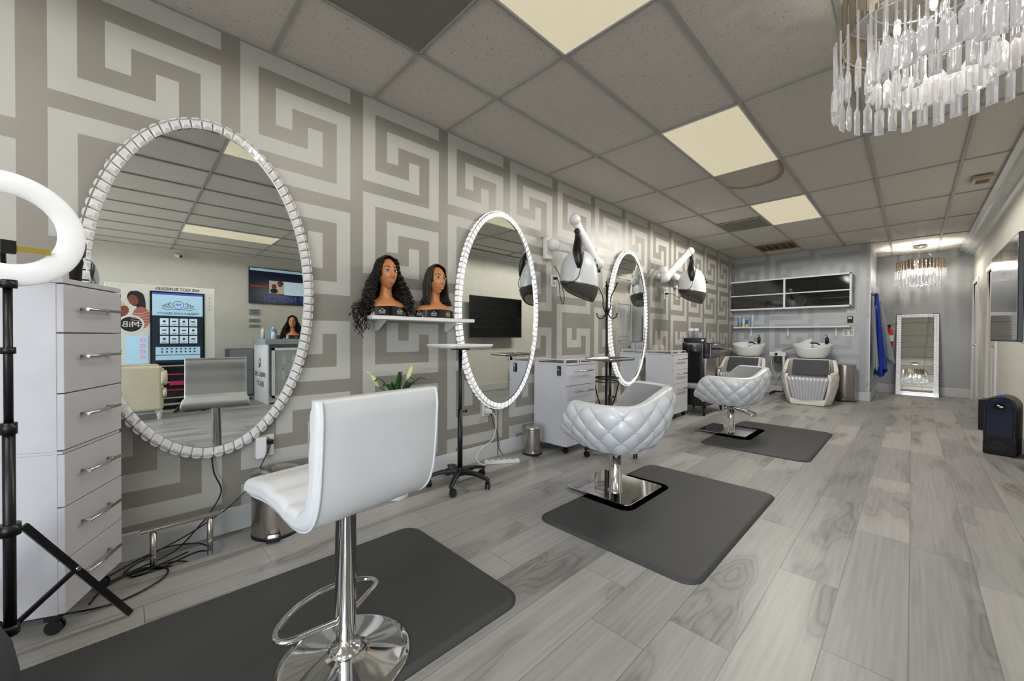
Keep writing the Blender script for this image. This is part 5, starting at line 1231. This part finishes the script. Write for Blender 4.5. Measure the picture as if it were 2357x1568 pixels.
for k in range(4):
    mb = MB(); mb.tube([(-.008, Y(.20)+.024*math.cos(a), 1.07-.085*k+.024*math.sin(a)) for a in [2*PI*i/20 for i in range(20)]], .005, 5, closed=True); mb.build('pink_ring', M['pinkl'], lp)
dk = MB().box(-.01, -.002, Y(.30), Y(1.0), .10, .66).build('product_bay', M['blackg'], t)
for k in range(4): MB().box(-.03, -.012, Y(.36), Y(.95), .17+.12*k, .185+.12*k).build('bay_shelf', M['mag' if k % 2 else 'white'], dk)
MB().box(-.05, -.012, Y(.50), Y(.85), .37, .43).build('pink_product_box', M['mag'], dk)

t = T('armchair', 'cream tufted armchair on turned white legs, seen in the near mirror', 'armchair', (4.86, .17, 0))
M['creamf'] = mat('cream_velvet', '#c9bfa6', .8, bump=.1, bs=120)
MB().box(-.30, .30, -.30, .215, .13, .42).build('seat_base', M['creamf'], t, bevel=.03)
MB().box(-.36, -.24, -.34, .20, .13, .72).build('arm', M['creamf'], t, bevel=.03); MB().box(.24, .36, -.34, .20, .13, .72).build('arm', M['creamf'], t, bevel=.03)
MB().box(-.30, .30, -.40, -.26, .13, .84).build('backrest', M['creamf'], t, bevel=.04)
for x_ in (-.30, .30):
    mb = MB(); mb.cyl((x_, .185, .56), (x_, .25, .56), .10, n=26); mb.cyl((x_, .20, .36), (x_, .245, .36), .065, n=22); mb.build('scroll_front', M['creamf'], t, bevel=.015)
for a in (-.28, .28):
    for b in (-.32, .17):
        mb = MB(); mb.lathe([(0, 0), (.018, 0), (.022, .02), (.014, .03), (.026, .05), (.03, .07), (.016, .085), (.034, .105), (.036, .13), (0, .13)], c=(a, b, 0), n=18); mb.build('turned_leg', M['white'], t)

t = T('reception_desk', 'white reception desk with lettering and glass showcase side, seen in the near mirror', 'desk', (5.35, 2.2, 0))
MB().box(-.43, .45, -.52, -.49, .0, .99).build('front_panel', M['white'], t); MB().box(-.45, .47, -.55, .62, .99, 1.08).build('countertop', M['cgrey'], t, bevel=.004)
MB().box(-.40, .45, -.49, .60, .02, .12).build('plinth', M['white'], t); MB().box(.40, .45, -.49, .60, .12, .99).build('rear_panel', M['white'], t)
MB().box(-.44, -.30, -.51, -.50, .0, .99).build('corner_pillar', M['white'], t)
text('MARBLE LUXE', .115, (.03, -.522, .47), face(0, -1), 'desk_lettering', M['ink'], t); text('BEAUTY', .13, (.03, -.522, .31), face(0, -1), 'desk_lettering', M['ink'], t)
mb = MB(); mb.tube([(.03+.055*math.cos(a), -.523, .68+.075*math.sin(a)) for a in [2*PI*i/24 for i in range(24)]], .005, 5, closed=True); mb.tube(spline([(.03+.0, -.523, .66), (.07, -.523, .60), (.11, -.523, .59), (.13, -.523, .61)], 5), .005, 5); mb.build('desk_emblem', M['ink'], t)
mb = MB(); mb.box(-.45, -.41, -.45, -.41, .1, .93); mb.box(-.45, -.41, .54, .58, .1, .93); mb.box(-.45, -.41, -.45, .58, .89, .93); mb.box(-.45, -.41, -.45, .58, .10, .14); mb.build('showcase_frame', M['white'], t)
M['pane2'] = mat('showcase_glass', '#dfe8ea', .02, alpha=.25); MB().box(-.435, -.43, -.41, .54, .14, .89).build('showcase_glass', M['pane2'], t)
for z_ in (.38, .64): MB().box(-.41, .35, -.44, .56, z_, z_+.01).build('glass_shelf', M['pane2'], t)
for k in range(6):
    t2 = T('white_bottle', 'white cosmetic bottle on the glass shelves of the reception showcase', 'bottle', (5.05+.02*(k % 2), 1.95+.17*(k % 3), (.65, .39)[k//3]), 0, 'bottles in the reception showcase')
    mb = MB(); mb.lathe([(0, .0), (.035, 0), (.038, .02), (.036, .11), (.018, .14), (.016, .16), (0, .16)], n=16); mb.build('body', M['white'], t2); mb = MB(); mb.cyl((0, 0, .16), (0, 0, .19), .018); mb.build('cap', M['cgrey'], t2)
for x_, y_, r_, h_, c_, l_ in ((5.45, 1.74, .03, .20, 'white', 'white pump bottle on the left end of the reception counter'), (5.20, 1.84, .05, .20, 'wipes', 'blue and white wipes canister on the reception counter'), (5.02, 1.80, .035, .12, 'white', 'short white jar in front of the wipes canister on the reception counter')):
    if c_ == 'wipes': M['wipes'] = mat('wipes_print', '#5f9ac8', .4)
    t2 = T('counter_bottle', l_, 'bottle', (x_, y_, 1.081)); mb = MB(); mb.lathe([(0, 0), (r_, 0), (r_, h_*.8), (r_*.9, h_*.85), (0, h_*.85)], n=18); mb.build('body', M[c_], t2); mb = MB(); mb.cyl((0, 0, h_*.85), (0, 0, h_), r_*.5); mb.build('cap', M['white'], t2)
o = MB().box(-.10, .10, -.06, .06, 0, .07).build('dark_box'.replace('dark_box', 'card_box'), M['black'], bevel=.004); o.location = (5.50, 2.05, 1.081); tag(o, 'low black box on the reception counter', 'box')
t = T('storage_locker', 'dark grey low locker against the far wall beside the reception desk', 'locker', (6.62, 1.60, 0))
MB().box(-.20, .20, -.20, .20, 0, .90).build('body', M['dgrey'], t, bevel=.01); MB().box(-.206, -.2, -.19, .19, .50, .89).build('upper_door', M['cgrey'], t, bevel=.003); MB().box(-.206, -.2, -.19, .19, .02, .49).build('lower_door', M['cgrey'], t, bevel=.003)
t = tv(6.79, 1.79, 3.06, 1.81, 2.54, -1, 'television showing a dark navy web page on the far wall, seen in the near mirror', M['navyscr'])
o = MB().box(-.004, -.0025, -.62, .62, .30, .35).build('browser_bar', M['scr'], t)
o = MB().box(-.004, -.0025, -.28, -.0, -.14, .12).build('web_photo', M['paleprint'], t); mb = MB(); mb.ball((-.006, -.19, .0), (.002, .045, .055)); mb.ball((-.006, -.08, .05), (.002, .04, .05)); mb.build('photo_faces', M['brown'], o); mb = MB(); mb.ball((-.005, -.075, .07), (.002, .055, .05)); mb.ball((-.005, -.19, -.09), (.002, .07, .05)); mb.build('photo_hair', M['ink'], o)
MB().box(-.004, -.0025, .0, .60, -.16, .12).build('white_text_panel', M['tile'], t)
text('TOP NOTCH', .17, (-.004, .12, -.26), FK, 'web_headline', M['indigo'], t)
MB().box(-.004, -.0025, -.61, -.30, -.03, .0).build('red_line', M['red'], t)
for k, (z_, h_, l_) in enumerate(((1.63, .13, 'framed grey notice plaque under the far television, topmost of three'), (1.46, .07, 'grey notice plaque under the far television, middle of three'), (1.35, .06, 'grey notice plaque under the far television, lowest of three'))):
    t = plate(XF, 1.90, z_, .20, h_, -1, 0, l_, 'plaque', 'notice_plaque', 'cgrey')
    mb = MB()
    for q in range(3): mb.box(.0122, .013, -.07, .07, -h_*.28+q*h_*.25, -h_*.28+q*h_*.25+h_*.09)
    mb.build('engraved_lines', M['dgrey'], t)
t = T('security_camera', 'white security camera high on the far wall, seen in the near mirror', 'security camera', (XF, .68, 2.62))
MB().cyl((-.001, 0, 0), (-.02, 0, 0), .03).build('mount', M['white'], t); mb = MB(); mb.cyl((-.02, 0, 0), (-.07, .02, -.02), .012); mb.cyl((-.05, .0, -.02), (-.15, .06, -.05), .03); mb.build('camera_body', M['white'], t); MB().cyl((-.15, .06, -.05), (-.153, .062, -.051), .024).build('lens', M['blackg'], t)
t = T('black_bag', 'crumpled black bag and straps on the floor under the kiosk, seen in the near mirror', 'bag', (5.2, .82, 0))
mb = MB(); rnd = random.Random(1)
mb.grid(lambda u, v: V((.14+.03*math.sin(9*u*PI+4*v))*math.cos(2*PI*u)*math.sin(PI*(.02+.48*v+.0)), (.24+.04*math.sin(14*u*PI))*math.sin(2*PI*u)*math.sin(PI*(.02+.48*v)), .14*math.cos(PI*(.5*v))+.0), 48, 12, cu=True); mb.build('bag_body', M['black'], t)
mb = MB(); mb.tube(spline([(-.1, -.2, .05), (-.2, -.3, .02), (-.18, -.1, .06), (-.25, .05, .015), (-.1, .1, .09)], 6), .012, 6); mb.build('strap', M['black'], t)

for x_, y_, l_, q in ((5.05, 2.10, 'curly black wig head on the reception counter, nearer of two', .4), (5.05, 2.58, 'curly black wig head on the reception counter, farther of two', 0)):
    w_ = dup(WIG1, l_, 'wig heads on the reception counter'); w_.location = (x_, y_, 1.081); w_.rotation_euler = (0, 0, PI+q)
